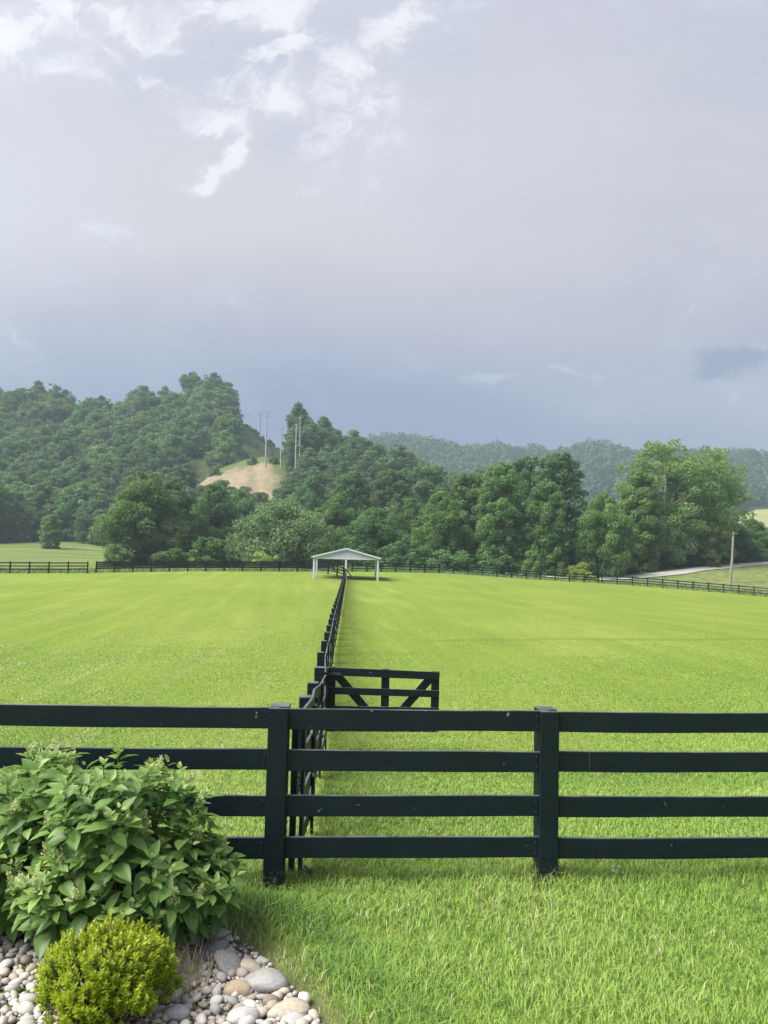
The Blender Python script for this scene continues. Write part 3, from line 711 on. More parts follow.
def proto(key):
    if key in PROTO: return PROTO[key]
    kind, seed = key; rs = np.random.default_rng(100+seed*17+len(kind))
    spec = {  # h, w, base, prof, nclump, nleaf, ls
     'tall': (18, 10, .4, TALL, 190, 46000, .19), 'round': (14, 13, .3, ROUND, 170, 46000, .19), 'broad': (11, 17, .0, BROAD, 220, 50000, .19),
     'open': (22, 17, 2.0, OPEN, 210, 31000, .20), 'bush': (3, 4, .0, BROAD, 34, 7000, .12), 'cone': (8, 4.5, .5, CONE, 40, 12000, .14),
     'hill': (13, 13, .3, BROAD, 90, 10000, .33), 'hilltall': (15, 11, .5, ROUND, 80, 10000, .33)}[kind]
    h, w, base, prof, nc_, nl, ls = spec
    V, Fc, var, C, R_ = crown_np(rs, h, w, base, prof, nc_, nl, ls, inner=.25 if kind != 'open' else .15,
                                 cr={'open': (.07, .16), 'hill': (.11, .24), 'hilltall': (.11, .24), 'bush': (.14, .28)}.get(kind, (.09, .21)))
    me = mesh_np(kind+'_crown', V, Fc, False, var)
    tb = None
    if kind != 'bush':
        fork = 3 if kind == 'open' else 1
        tb = bm_mesh(kind+'_trunk', trunk_bm(rs, h, base, C, h*.017, 16 if kind in ('open', 'tall', 'round') else 6, fork), True)
    PROTO[key] = (me, tb, h, w); return PROTO[key]
MESHMAT = {}
def with_mat(me, mat):
    k = (me.name, mat.name)
    if k not in MESHMAT:
        c = me.copy(); c.materials.clear(); c.materials.append(mat); MESHMAT[k] = c
    return MESHMAT[k]
def tree(name, kind, seed, px, topy, Y, wpx, mat, label, cat='tree', group=None, bark=None, rot=None, sink=.1):
    me, tb, h, w = proto((kind, seed))
    g = gY(px, Y); p = at(px, topy, Y); H = p.z-g.z; sw = wpx*Y/F_PX/w; sh = H/h
    e = thing(name, label, cat, (p.x, Y, g.z-sink), group)
    e.location.x = g.x
    rz = rot if rot is not None else random.uniform(0, 6.28)
    e.rotation_euler = (0, 0, rz); e.scale = (sw, sw, sh)
    obj('crown' if kind != 'bush' else 'foliage', with_mat(me, LM[mat]), None, e)
    if tb: obj('trunk', with_mat(tb, bark or M_BARK), None, e)
    else:
        rs = np.random.default_rng(seed+5); bm = bmesh.new()
        for k in range(7):
            a = rs.uniform(0, 6.28); tube(bm, [(0, 0, -.1), (math.cos(a)*.5, math.sin(a)*.5, .9), (math.cos(a)*1.1, math.sin(a)*1.1, 1.9)], [.06, .045, .02], 5)
        obj('stem', bm_mesh('bush_stem', bm), M_BARK, e)
    return e
random.seed(3)
G = 'trees of the tree line behind the back fence'
TREES = [
 # name, kind, seed, px, top, Y, w, mat, label
 ('deciduous_tree', 'tall', 1, 50, 514, 205, 25, 'light', 'small upright tree standing alone in the meadow at far left'),
 ('deciduous_tree', 'round', 1, 141, 470, 128, 90, 'mid', 'big rounded green tree at the right edge of the left meadow'),
 ('deciduous_tree', 'tall', 5, 172, 478, 142, 48, 'dark', 'shaded tree just right of the big rounded tree by the meadow'),
 ('deciduous_tree', 'round', 2, 212, 482, 150, 56, 'dark', 'dark tree below the left end of the bare dirt bank'),
 ('deciduous_tree', 'broad', 1, 280, 498, 122, 112, 'grey', 'wide pale grey-green tree to the left of the white shelter'),
 ('deciduous_tree', 'round', 3, 333, 494, 150, 60, 'mid', 'rounded tree rising above and behind the white shelter roof'),
 ('deciduous_tree', 'round', 2, 372, 507, 132, 62, 'dark', 'dark round tree just right of the white shelter'),
 ('deciduous_tree', 'tall', 2, 350, 470, 185, 52, 'dark', 'tall dark tree on the slope above the white shelter'),
 ('deciduous_tree', 'round', 1, 408, 497, 152, 66, 'mid', 'rounded mid green tree second right of the white shelter'),
 ('deciduous_tree', 'round', 3, 440, 490, 138, 64, 'mid', 'leafy tree with a low spreading crown left of the tall trees'),
 ('deciduous_tree', 'tall', 1, 468, 473, 150, 50, 'mid', 'slender tree at the left end of the tall tree group'),
 ('deciduous_tree', 'tall', 3, 499, 462, 134, 56, 'mid', 'tall ragged tree left of the tallest dark tree'),
 ('deciduous_tree', 'tall', 2, 556, 451, 152, 66, 'dark', 'tallest dark tree in the middle of the right tree group'),
 ('deciduous_tree', 'tall', 5, 526, 456, 160, 56, 'dark', 'dark tree squeezed between two taller trees, right of centre'),
 ('deciduous_tree', 'tall', 4, 546, 482, 131, 48, 'mid', 'lighter leaning tree in front of the tallest dark tree'),
 ('deciduous_tree', 'round', 2, 604, 492, 132, 66, 'light', 'yellow-green spreading tree left of the big cottonwood'),
 ('cottonwood_tree', 'open', 1, 664, 441, 146, 104, 'light', 'largest airy cottonwood with pale trunks, left one of the pair'),
 ('cottonwood_tree', 'open', 2, 706, 446, 150, 92, 'light', 'airy cottonwood beside the largest one, right one of the pair'),
 ('deciduous_tree', 'tall', 1, 640, 470, 141, 48, 'light', 'lighter tree tucked at the left foot of the big cottonwood'),
 ('deciduous_tree', 'cone', 2, 714, 512, 144, 30, 'light', 'small pale drooping tree behind the top of the leaning pole'),
 ('deciduous_tree', 'round', 3, 752, 519, 168, 56, 'mid', 'low round tree below the hay field at far right'),
 ('deciduous_tree', 'round', 1, 800, 516, 175, 70, 'mid', 'round tree past the hay field at the right edge'),
 ('deciduous_tree', 'round', 2, 100, 500, 240, 55, 'dark', 'dark tree at the foot of the hill above the left meadow'),
 ('deciduous_tree', 'round', 1, 240, 490, 185, 56, 'dark', 'dark tree directly under the bare dirt bank'),
 ('deciduous_tree', 'tall', 4, 390, 470, 205, 56, 'dark', 'dark tree on the slope behind the tree right of the shelter'),
 ('deciduous_tree', 'tall', 3, 425, 465, 215, 60, 'dark', 'tall shaded tree behind the low spreading crown, right of centre'),
 ('deciduous_tree', 'round', 3, 308, 476, 205, 56, 'dark', 'dark tree between the dirt bank and the shelter roof'),
 ('deciduous_tree', 'round', 1, 585, 505, 165, 60, 'dark', 'dark tree filling the gap right of the tallest dark tree'),
 ('deciduous_tree', 'round', 2, 735, 522, 158, 46, 'dark', 'dark low tree right behind the leaning pole'),
 ('deciduous_tree', 'round', 2, -25, 470, 230, 90, 'dark', 'dark tree at the foot of the hill on the left picture edge'),
 ('deciduous_tree', 'round', 3, 25, 488, 262, 60, 'dark', 'dark tree at the hill foot behind the lone meadow tree'),
 ('deciduous_tree', 'tall', 5, 72, 492, 258, 46, 'dark', 'narrow dark tree at the hill foot right of the lone meadow tree'),
]
for t in TREES:
    tree(*t, bark=M_PALEBARK if t[0] == 'cottonwood_tree' else None)
GB = 'bushes at the foot of the tree line'
BUSH = [
 (118, 541, 116, 30, 'light', 'light green bush at the left foot of the big rounded tree'),
 (208, 536, 118, 44, 'mid', 'mid green bush between the rounded tree and the wide pale tree'),
 (264, 549, 112, 34, 'lime', 'bright yellow-green bush behind the fence left of the shelter'),
 (170, 545, 120, 40, 'dark', 'dark bush right of the big rounded tree behind the fence'),
 (320, 545, 124, 50, 'dark', 'dark bush directly behind the left side of the shelter'),
 (398, 538, 126, 50, 'dark', 'dark bush behind the fence right of the shelter'),
 (450, 546, 124, 50, 'dark', 'dark bush behind the fence left of the ragged tall tree'),
 (532, 549, 124, 24, 'light', 'pale bush at the foot of the lighter leaning tree'),
 (580, 560, 124, 32, 'lime', 'low yellowish bush left of the gravel road start'),
 (618, 556, 138, 44, 'mid', 'mid green bush behind the gravel road start'),
 (650, 545, 146, 50, 'mid', 'bushy undergrowth clump below the pale cottonwood trunks'),
 (685, 541, 150, 48, 'light', 'leafy light bush below the right cottonwood trunk'),
 (722, 541, 156, 42, 'dark', 'dark bush behind the gravel road right of the cottonwoods'),
 (752, 540, 160, 44, 'mid', 'bush behind the gravel road near the right picture edge'),
 (790, 535, 165, 50, 'mid', 'bush behind the gravel road past the right picture edge'),
 (500, 552, 128, 46, 'dark', 'dark bush at the foot of the ragged tall tree'),
 (238, 545, 122, 46, 'dark', 'dark bush at the left foot of the wide pale tree'),
 (358, 542, 128, 44, 'dark', 'dark bush seen above the right slope of the shelter roof'),
 (424, 536, 134, 44, 'mid', 'taller bush between two trees right of the shelter'),
 (558, 550, 130, 34, 'dark', 'dark bush right of the pale bush under the tall trees'),
 (600, 556, 142, 40, 'dark', 'dark bush under the yellow-green spreading tree'),
]
for i, (px, ty, Y, w_, m_, lb) in enumerate(BUSH):
    tree('bush', 'bush', 1+i % 3, px, ty, Y, w_, m_, lb, 'bush', None)

def hill_trees(H, x0, x1, sx, tstep, label, group, zones, skip=None, big=1.0, seed=0, limit=999, t0=.03):
    rs = np.random.default_rng(seed); cnt = 0; first = {}
    t = t0; row = 0
    while t <= 1.001:
        px = x0+(row % 2)*sx/2
        while px < x1:
            qx = px+rs.uniform(-.35, .35)*sx; tt = min(1, max(0, t+rs.uniform(-.4, .4)*tstep)); px += sx
            if t > .97: tt = 1.0
            p = H.p(qx, tt)
            if skip and skip(qx, tt): continue
            if cnt >= limit: break
            kind = ('hill', 'hilltall')[int(rs.uniform() < .3)]; sd = 1+int(rs.integers(3))
            me, tb, h, w = proto((kind, sd))
            key = (kind, sd)
            if key not in first:
                # one mesh: crown and trunk with two materials
                bm = bmesh.new(); bm.from_mesh(me)
                tmp = tb.copy(); tmp.transform(Matrix.Identity(4)); bm.from_mesh(tmp)
                m2 = bpy.data.meshes.new('hill_tree'); nf = len(me.polygons)
                bm.to_mesh(m2); bm.free(); m2.materials.append(LM['hill']); m2.materials.append(M_BARK)
                idx = np.zeros(len(m2.polygons), np.int32); idx[nf:] = 1; m2.polygons.foreach_set('material_index', idx)
                first[key] = m2
            o = bpy.data.objects.new('hill_tree', first[key]); COL.objects.link(o)
            sc = rs.uniform(.8, 1.25)*big; o.location = (p.x, p.y, p.z-1.2); o.scale = (sc*1.08, sc*1.08, sc*rs.uniform(.85, 1.15))
            o.rotation_euler = (0, 0, rs.uniform(0, 6.28)); bt = 'on the crest' if tt > .85 else ('on the upper slope' if tt > .55 else ('on the middle slope' if tt > .28 else 'at the foot'))
            bp = x0+(x1-x0)*np.arange(5)/4; kq = int(np.clip((qx-x0)/(x1-x0)*4, 0, 3)); tag(o, label % (bt, zones[kq]), 'tree', group+', '+bt+', '+zones[kq]); cnt += 1
        t += tstep; row += 1
    return cnt
def skipL(px, t):
    pass
    q = HL.p(px, t)
    if px > 233 and t > .45: return True
    if 178 < px < 262 and .20 < t < .56: return True
    if 262 <= px < 300 and .2 < t: return True
    return px > 300
def skipR(px, t): return px < 288 and t > .2
nL = hill_trees(HL, -40, 240, 15.5, .092, 'hazy tree %s of the high left hill, %s', 'trees covering the left hill', ('at the left picture edge', 'above the lone meadow tree', 'above the big rounded tree', 'next to the bare strip'), skipL, 1.12, 1, 215)
nR = hill_trees(HR, 289, 520, 15, .12, 'hazy tree %s of the lower middle hill, %s', 'trees covering the lower middle hill', ('by the hill poles', 'above the shelter', 'right of the shelter', 'behind the tall trees'), skipR, 1.0, 2, 110)
print('hill trees', nL, nR)
# the two or three standing out on the left hill
for px, t, sc, mat, lb in ((212, .98, 1.35, 'dark', 'largest dark tree on the very top of the left hill'), (222, .5, 1.25, 'light', 'pale green tree just above the left end of the dirt bank'),
                           (298, .9, 1.2, 'mid', 'tall tree at the left edge of the middle hill beside the pole line'),
                           (228, .93, 1.1, 'mid', 'steep sided tree at the right edge of the left hilltop')):
    me, tb, h, w = proto(('hilltall', 2) if px > 290 or px == 228 else ('hill', 3))
    H = HL if px < 290 else HR; p = H.p(px, t)
    e = thing('hill_tree', lb, 'tree', p-Vector((0, 0, 1.5))); e.scale = (sc, sc, sc*1.1)
    obj('crown', with_mat(me, LM[mat]), None, e); obj('trunk', with_mat(tb, M_BARK), None, e)

def far_forest():
    rs = np.random.default_rng(11); VV = []; FF = []; va = []; off = 0
    for k in range(1900):
        px = rs.uniform(300, 900); t = rs.uniform(.02, 1)**.8
        if k < 170: t = 1.0; px = 300+600*k/170
        if 735 < px and .2 < t < .42: continue
        p = HF.p(px, t); h = rs.uniform(10, 20); w = rs.uniform(11, 20)
        m_ = 95; D = rs.normal(0, 1, (m_, 3)); D[:, 2] = np.abs(D[:, 2])*1.1-.25; D /= np.linalg.norm(D, axis=1)[:, None]
        P = np.array(p)+D*np.array([w/2, w/2, h*.62])*rs.uniform(.75, 1.05, (m_, 1))+np.array([0, 0, h*.4])
        Nn = D+rs.normal(0, .5, (m_, 3)); Nn /= np.linalg.norm(Nn, axis=1)[:, None]
        A_ = np.cross(Nn, rs.normal(0, 1, (m_, 3))); A_ /= np.linalg.norm(A_, axis=1)[:, None]; B_ = np.cross(Nn, A_); s = rs.uniform(.9, 1.9, (m_, 1))
        V = np.stack([P-A_*s, P-B_*s, P+A_*s, P+B_*s], 1).reshape(-1, 3)
        VV.append(V); FF.append(np.arange(m_*4).reshape(-1, 4)+off); off += m_*4
        va.append((.4+rs.uniform(-.38, .38)+rs.normal(0, .12, m_)).clip(0, 1))
    me = mesh_np('far_forest', np.concatenate(VV), np.concatenate(FF), False, np.concatenate(va))
    tag(obj('far_forest', me, leaf_mat('far_forest_leaves', (.028, .070, .030), (.105, .180, .062), .3)), 'hazy blue-green forest covering the distant ridge at right', 'forest', kind='stuff')
far_forest()

for k, (px, topy, Y, w_, mt, lb) in enumerate(((183, 472, 290, 18, 'mid', 'left tip'), (202, 485, 270, 22, 'dark', 'lower left edge'), (221, 479, 268, 24, 'mid', 'lower edge, left of its middle'),
      (243, 487, 268, 24, 'dark', 'lower edge, under its middle'), (262, 492, 268, 24, 'mid', 'lower edge, right of its middle'), (283, 482, 268, 28, 'dark', 'lower right corner'), (297, 470, 285, 22, 'mid', 'right edge'),
      (290, 462, 318, 14, 'grey', 'upper right shoulder'), (252, 455, 322, 12, 'grey', 'top, left of the tallest pole'), (274, 455, 322, 11, 'mid', 'top, right of the tallest pole'), (216, 466, 318, 15, 'mid', 'upper left edge'), (304, 482, 280, 26, 'dark', 'right side below the rightmost pole'))):
    me, tb, h, w = proto(('bush', 1+k % 3)); tp = at(px, topy, Y); hgt = w_*Y/740*.9
    e = thing('bush', 'hillside bush at the %s of the bare dirt bank' % lb, 'bush', tp-Vector((0, 0, hgt))); e.scale = (w_*Y/740/w, w_*Y/740/w, hgt/h); e.rotation_euler = (0, 0, k*1.3)
    obj('foliage', with_mat(me, LM[mt]), None, e)
    bm = bmesh.new(); tube(bm, [(0, 0, -1.5), (0, 0, 1.2)], [.12, .05], 5); obj('stem', bm_mesh('bush_stem', bm), M_BARK, e)
rs_ = np.random.default_rng(31)
for k in range(30):
    px = rs_.uniform(236, 284); t = rs_.uniform(.5, 1.0) if k > 9 else 1.0
    if k <= 9: px = 240+4.6*k+rs_.uniform(-1.5, 1.5)
    q = HL.p(px, t); me, tb, h, w = proto(('bush', 1+k % 3)); sc = rs_.uniform(.5, 1.25)
    o = bpy.data.objects.new('scrub_bush', with_mat(me, LM[('mid', 'dark', 'grey')[k % 3]])); COL.objects.link(o); o.location = q-Vector((0, 0, sc*.8)); o.scale = (sc, sc, sc*.8); o.rotation_euler = (0, 0, k)
    if k <= 9: tag(o, 'low scrub bush on the skyline of the bare hill strip left of the hill poles', 'bush', 'scrub on the skyline of the bare strip')
    else: tag(o, 'low scrub bush on the face of the bare hill strip behind the tallest hill pole', 'bush', 'scrub on the face of the bare strip')
# low weeds along the back fence and under the bank
def weeds():
    rs = np.random.default_rng(21); n_ = 26000
    seg = rs.integers(0, len(XB)-5, n_)+2; x = np.interp(rs.uniform(0, 1, n_), [0, 1], [-62, 78]); 
    y = np.interp(x, XB, YB)+rs.uniform(.5, 5, n_)
    left = rs.uniform(0, 1, n_) < np.where(x > 20, .25, np.where(x < -20, .55, 1.0)); x, y = x[left], y[left]; n_ = len(x)
    z = gz(x, y); hh = rs.uniform(.2, .85, n_)*(.6+.5*vnoise(x, y, 1.3, 5)).clip(.15, 1.2)
    D = np.stack([rs.normal(0, .35, n_)*hh, rs.normal(0, .3, n_)*hh, hh], -1); B = np.stack([x, y, z], -1)
    S = np.stack([rs.uniform(.04, .11, n_), rs.normal(0, .05, n_), 0*x], -1)
    V = np.stack([B-S, B+S, B+D+S*.4, B+D-S*.4], 1).reshape(-1, 3)
    me = mesh_np('weeds', V, np.arange(n_*4).reshape(-1, 4), False, rs.uniform(0, 1, n_))
    tag(obj('weeds', me, LM['light']), 'rough tall weeds along the far side of the back fence', 'weeds', kind='stuff')
weeds()

# ------------------------------------------------------------------ fences
def fence(name, label, pts, rails, post_h, pw, bt=.028, off=None, group=None, bev=.004, face=False, span=1, heights=None, skip_span=(), widths=None, nails=False):
    """pts: ground points; rails: (z0,z1); off: unit vector from post to the board side"""
    root = thing(name, label, 'fence', pts[0], group); o0 = Vector(pts[0]); n_ = len(pts)
    O = Vector(off).normalized()
    hs = heights or [post_h]*n_
    for i, p in enumerate(pts):
        pw_ = widths[i] if widths else pw
        d = (pts[min(i+1, n_-1)]-pts[max(i-1, 0)]); d.z = 0; d.normalize(); s = Vector((-d.y, d.x, 0))
        bm = bmesh.new(); ln = Vector((random.uniform(-.006, .006), random.uniform(-.006, .006), 0))*hs[i]
        beam(bm, p-O*(pw-pw_)*-.5-Vector((0, 0, .25)), p-O*(pw-pw_)*-.5+Vector((0, 0, hs[i]))+ln, d, pw_, pw_, bev*1.6)
        po = obj('post', shift(bm_mesh('post', bm), o0), M_PAINT, root)
        if face:
            bm = bmesh.new(); q = p+O*(pw/2+bt+.003+bt*.5)
            beam(bm, q-Vector((0, 0, -.0)), q+Vector((0, 0, hs[i]-.004)), d, pw*1.0, bt, bev)
            obj('face_board', shift(bm_mesh('face_board', bm), o0), M_PAINT, root)
    k = 0
    while k < n_-1:
        e = min(k+span, n_-1)
        if k in skip_span: k = e; continue
        for (z0, z1) in rails:
            bm = bmesh.new()
            for j in range(k, e):
                a = pts[j]+O*(pw/2+bt/2+.001)+Vector((0, 0, (z0+z1)/2+(random.uniform(-.006, .006) if bev else 0))); b = pts[j+1]+O*(pw/2+bt/2+.001)+Vector((0, 0, (z0+z1)/2+random.uniform(-.006, .006)))
                d = (b-a).normalized()
                if bev: board(bm, a+d*.002, b-d*.002, O, bt, z1-z0, bev)
                else: beam(bm, a+d*.0015, b-d*.0015, O, bt, z1-z0, 0)
            ro = obj('rail', shift(bm_mesh('rail', bm), o0), M_PAINT, root)
            if nails:
                bm = bmesh.new()
                for q, sg in ((pts[k], 1), (pts[e], -1)):
                    dd_ = (pts[e]-pts[k]).normalized()*sg
                    for zz in (z0+.04, z1-.04):
                        c_ = q+dd_*(pw/2+.025)+O*(pw/2+bt+.001)+Vector((0, 0, zz)); tube(bm, [c_-O*.004, c_+O*.0035], [.0055, .0045], 8)
                obj('nail_heads', shift(bm_mesh('nail_heads', bm), o0), M_NAIL, ro)
        k = e
    return root
RF = [(1.20, 1.36), (.885, 1.045), (.54, .70), (.225, .385)]
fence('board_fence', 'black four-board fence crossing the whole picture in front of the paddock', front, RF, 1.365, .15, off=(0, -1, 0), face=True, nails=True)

# divider running away from the front fence
def dpt(px, py, Y, dz=0):
    """post whose top is seen at px,py at depth Y"""
    p = at(px, py, Y); return p
tops = [(291.5, 709, 6.08), (303.5, 704, 7.0), (307, 696, 8.6), (314.5, 682, 10.3), (321, 667, 12.0), (321, 652, 14.2), (324, 640.5, 16.3), (327, 632, 18.4), (329, 625, 20.5), (330.5, 619, 22.6), (331.7, 614, 24.7)]
dp = []; dh = []
for px, py, Y in tops:
    p = at(px, py, Y); z = g1(p.x, p.y); dp.append(Vector((p.x, p.y, z))); dh.append(min(max(p.z-z, 1.15), 1.5))
last = dp[-1]; endp = gY(345.0, 89.0)
nst = int((endp-last).length/2.3)
for k in range(1, nst+1):
    q = last.lerp(endp, k/nst); z = g1(q.x, q.y); q = Vector((q.x, q.y, z)); dp.append(q); dh.append(1.38)
Oright = Vector((1, .03, 0))
near_n = 10
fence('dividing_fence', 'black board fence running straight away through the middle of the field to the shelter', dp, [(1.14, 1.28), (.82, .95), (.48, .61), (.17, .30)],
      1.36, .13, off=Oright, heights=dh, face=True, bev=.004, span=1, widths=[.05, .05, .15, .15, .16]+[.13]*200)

# gate on the divider
def gate():
    L = at(328, 667, 12.05); Rr = at(439.5, 668, 12.2)
    zt, zb = L.z, at(327, 731, 12.05).z; H = zt-zb
    root = thing('wooden_gate', 'black wooden paddock gate with V braces standing open beside the dividing fence', 'gate', (L.x, L.y, g1(L.x, L.y)))
    o0 = root.location.copy(); e1 = Vector((Rr.x-L.x, Rr.y-L.y, 0)); Wd = e1.length; e1.normalize(); nrm = Vector((e1.y, -e1.x, 0))
    def P(u, v, w=0): return Vector((L.x, L.y, zb))+e1*u*Wd+Vector((0, 0, v*H*(1-.06*u)))+nrm*w
    for v0, v1 in ((.875, 1), (.58, .69), (.29, .40), (0, .115)):
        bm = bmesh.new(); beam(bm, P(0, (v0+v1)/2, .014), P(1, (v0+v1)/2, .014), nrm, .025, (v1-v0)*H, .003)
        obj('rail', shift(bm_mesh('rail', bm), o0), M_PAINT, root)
    for u_ in (.035, .515, .965):
        bm = bmesh.new(); beam(bm, P(u_, -.01, -.0135), P(u_, 1.01, -.0135), e1, .13, .025, .003)
        obj('stile', shift(bm_mesh('stile', bm), o0), M_PAINT, root)
    for u0, u1 in ((.07, .48), (.93, .55)):
        bm = bmesh.new(); beam(bm, P(u0, .9, -.04), P(u1, .08, -.04), nrm, .024, .13, .003)
        obj('brace', shift(bm_mesh('brace', bm), o0), M_PAINT, root)
    for v_ in (.9, .12):
        bm = bmesh.new(); beam(bm, P(-.06, v_, .03), P(.12, v_, .03), nrm, .012, .04, .002)
        obj('hinge', shift(bm_mesh('hinge', bm), o0), M_DARKWOOD, root)
gate()
R3 = [(1.18, 1.32), (.80, .94), (.42, .56)]
R4 = [(1.16, 1.30), (.84, .97), (.52, .65), (.20, .33)]
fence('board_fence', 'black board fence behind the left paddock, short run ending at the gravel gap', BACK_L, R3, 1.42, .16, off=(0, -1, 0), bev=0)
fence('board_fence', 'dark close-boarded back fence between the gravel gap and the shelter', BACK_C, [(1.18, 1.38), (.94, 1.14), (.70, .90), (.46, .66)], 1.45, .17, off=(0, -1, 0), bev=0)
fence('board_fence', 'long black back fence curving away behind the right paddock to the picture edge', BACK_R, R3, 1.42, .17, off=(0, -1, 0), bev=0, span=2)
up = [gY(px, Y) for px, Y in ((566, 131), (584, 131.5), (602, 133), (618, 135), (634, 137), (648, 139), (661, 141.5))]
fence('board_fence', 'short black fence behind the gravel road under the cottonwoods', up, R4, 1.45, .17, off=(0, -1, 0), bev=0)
lk = [gY(px, Y) for px, Y in ((302, 107), (316.5, 104), (328, 101), (337, 97), (343.5, 92.5))]
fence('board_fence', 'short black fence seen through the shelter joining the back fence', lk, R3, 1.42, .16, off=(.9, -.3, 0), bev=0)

# ------------------------------------------------------------------ shelter
def shelter():
    FL = gY(313.6, 89.5); FR = gY(377.5, 89.5); zb = min(FL.z, FR.z)
    dirx = (FR-FL); dirx.z = 0; Wd = dirx.length; ex = dirx.normalized(); ang = R(2.6); 
    ey = Vector((-math.sin(ang), math.cos(ang), 0)); D = 7.5
    root = thing('white_shelter', 'open white gable-roofed field shelter on posts at the far end of the dividing fence', 'shelter', FL); o0 = FL.copy()
    ez = FL.z+2.62; ex2 = ex
    for sx in (0, .5, 1):
        for sy in (0, 1):
            q = FL+ex*Wd*sx+ey*D*sy; z = g1(q.x, q.y); bm = bmesh.new()
            beam(bm, (q.x, q.y, z-.3), (q.x, q.y, ez-.02), ex, .22, .22, .01); obj('post', shift(bm_mesh('post', bm), o0), M_WHITE, root)
    # header beams
    for sy in (0, 1):
        bm = bmesh.new(); c = FL+ey*(D*sy+(-.115 if sy == 0 else .115)); c.z = ez-.12
        beam(bm, c-ex*.15, c+ex*(Wd+.15), ey, .03, .26); obj('header', shift(bm_mesh('header', bm), o0), M_WHITE, root)
    for sx in (0, 1):
        bm = bmesh.new(); c = FL+ex*(Wd*sx+(-.12 if sx == 0 else .12)); c.z = ez-.12
        beam(bm, c+ey*.0, c+ey*D, ex, .03, .24); obj('header', shift(bm_mesh('header', bm), o0), M_WHITE, root)
    rise = 1.0; ov = .34
    for sy in (0, 1):   # gable panels
        bm = bmesh.new(); c = FL+ey*(D*sy+(-.14 if sy == 0 else .14)); 
        A_ = [c-ex*.1, c+ex*(Wd+.1), c+ex*Wd/2]; zs = [ez, ez, ez+rise-.02]
        f = [bm.verts.new((p.x, p.y, z)) for p, z in zip(A_, zs)]; g = [bm.verts.new((p.x+ey.x*.03, p.y+ey.y*.03, z)) for p, z in zip(A_, zs)]
        bm.faces.new(f); bm.faces.new(g[::-1])
        for i in range(3): bm.faces.new((f[i], g[i], g[(i+1) % 3], f[(i+1) % 3]))
        bmesh.ops.recalc_face_normals(bm, faces=bm.faces[:])
        obj('gable', shift(bm_mesh('gable', bm), o0), M_GABLE, root)
    sl = (Wd/2)
    for s in (-1, 1):   # roof planes and rakes
        apex = FL+ex*Wd/2; k = (sl+ov)/sl
        ea = apex+ex*s*(sl+ov); a0 = Vector((apex.x, apex.y, ez+rise+.05)); b0 = Vector((ea.x, ea.y, ez+rise+.05-rise*k))
        m0 = (a0+b0)/2; bm = bmesh.new()
        beam(bm, a0+ey*-.35, a0+ey*(D+.35), (b0-a0).normalized(), .001, .001) if False else None
        vs = []
        for p in (a0, b0):
            for t in (-.35, D+.35):
                for dz in (0, .07): q = p+ey*t; vs.append(bm.verts.new((q.x, q.y, q.z+dz)))
        for f in ((0, 1, 3, 2), (4, 6, 7, 5), (0, 4, 5, 1), (2, 3, 7, 6), (0, 2, 6, 4), (1, 5, 7, 3)): bm.faces.new([vs[i] for i in f])
        bmesh.ops.recalc_face_normals(bm, faces=bm.faces[:])
        obj('roof_panel', shift(bm_mesh('roof_panel', bm), o0), M_ROOF, root)
        bm = bmesh.new(); q0 = a0+ey*-.37; q1 = b0+ey*-.37
        beam(bm, q0+Vector((0, 0, -.01)), q1+Vector((0, 0, -.01)), ey, .03, .17); obj('fascia', shift(bm_mesh('fascia', bm), o0), M_WHITE, root)
    for i in range(6):
        for s in (-1, 1):
            bm = bmesh.new(); c = FL+ex*Wd/2+ey*(.6+i*1.26); e = c+ex*s*(sl+.1)
            beam(bm, (c.x, c.y, ez+rise-.08), (e.x, e.y, ez-.05), ey, .05, .14); obj('rafter', shift(bm_mesh('rafter', bm), o0), M_DARKWOOD, root)
    # leaning board against the middle post
    q = FL+ex*Wd*.5+Vector((.35, -.35, 0)); bm = bmesh.new(); p0 = Vector((q.x+.75, q.y, g1(q.x+.75, q.y))); 
    beam(bm, p0, Vector((q.x-.3, q.y+.05, g1(q.x, q.y)+1.25)), (0, 1, 0), .04, .14)
    o = obj('wooden_plank', shift(bm_mesh('wooden_plank', bm), p0), M_DARKWOOD); o.location = p0
    tag(o, 'dark plank leaning at the middle front post of the shelter', 'plank')
shelter()

# ------------------------------------------------------------------ poles
def pylon(px, topy, basey, Y, label, arm=False, w=.3, name='utility_pole'):
    t = at(px, topy, Y); b = at(px, basey, Y); b.x = t.x+ (b.x-t.x)*.3
    e = thing(name, label, 'pole', b); o0 = b.copy()
    bm = bmesh.new(); tube(bm, [b-Vector((0, 0, 3)), t], [w*1.1, w*.7], 8); obj('pole_shaft', shift(bm_mesh('pole_shaft', bm), o0), M_PYLON, e)
    for dz in ((.6, 2.0) if arm else (.5,)):
        L = 2.2 if arm else .7
        bm = bmesh.new(); beam(bm, t+Vector((-L, 0, -dz)), t+Vector((L*.8, 0, -dz)), (0, 1, 0), .2, .24); obj('crossarm', shift(bm_mesh('crossarm', bm), o0), M_PYLON, e)
        for u_ in (-L*.9, -L*.4, L*.7):
            bm = bmesh.new(); tube(bm, [t+Vector((u_, -.0, -dz+.1)), t+Vector((u_, 0, -dz+.65))], [.1, .06], 6); obj('insulator', shift(bm_mesh('insulator', bm), o0), M_PYLON, e)
pylon(267, 411.5, 460, 300, 'tallest pale pole on the hill with crossarms, above the dirt bank', True, .34)
pylon(260.5, 412, 436, 420, 'distant pale pole with crossarm just left of the tallest hill pole', True, .3)
pylon(281.8, 428, 461, 305, 'shorter pale pole on the hill, second from the tallest', False, .3)
pylon(296.5, 424, 466, 298, 'pale pole in front of the trees, rightmost of the close three', False, .3)
pylon(300.5, 417, 460, 306, 'slim pale pole against the trees, rightmost on the hill', False, .22)
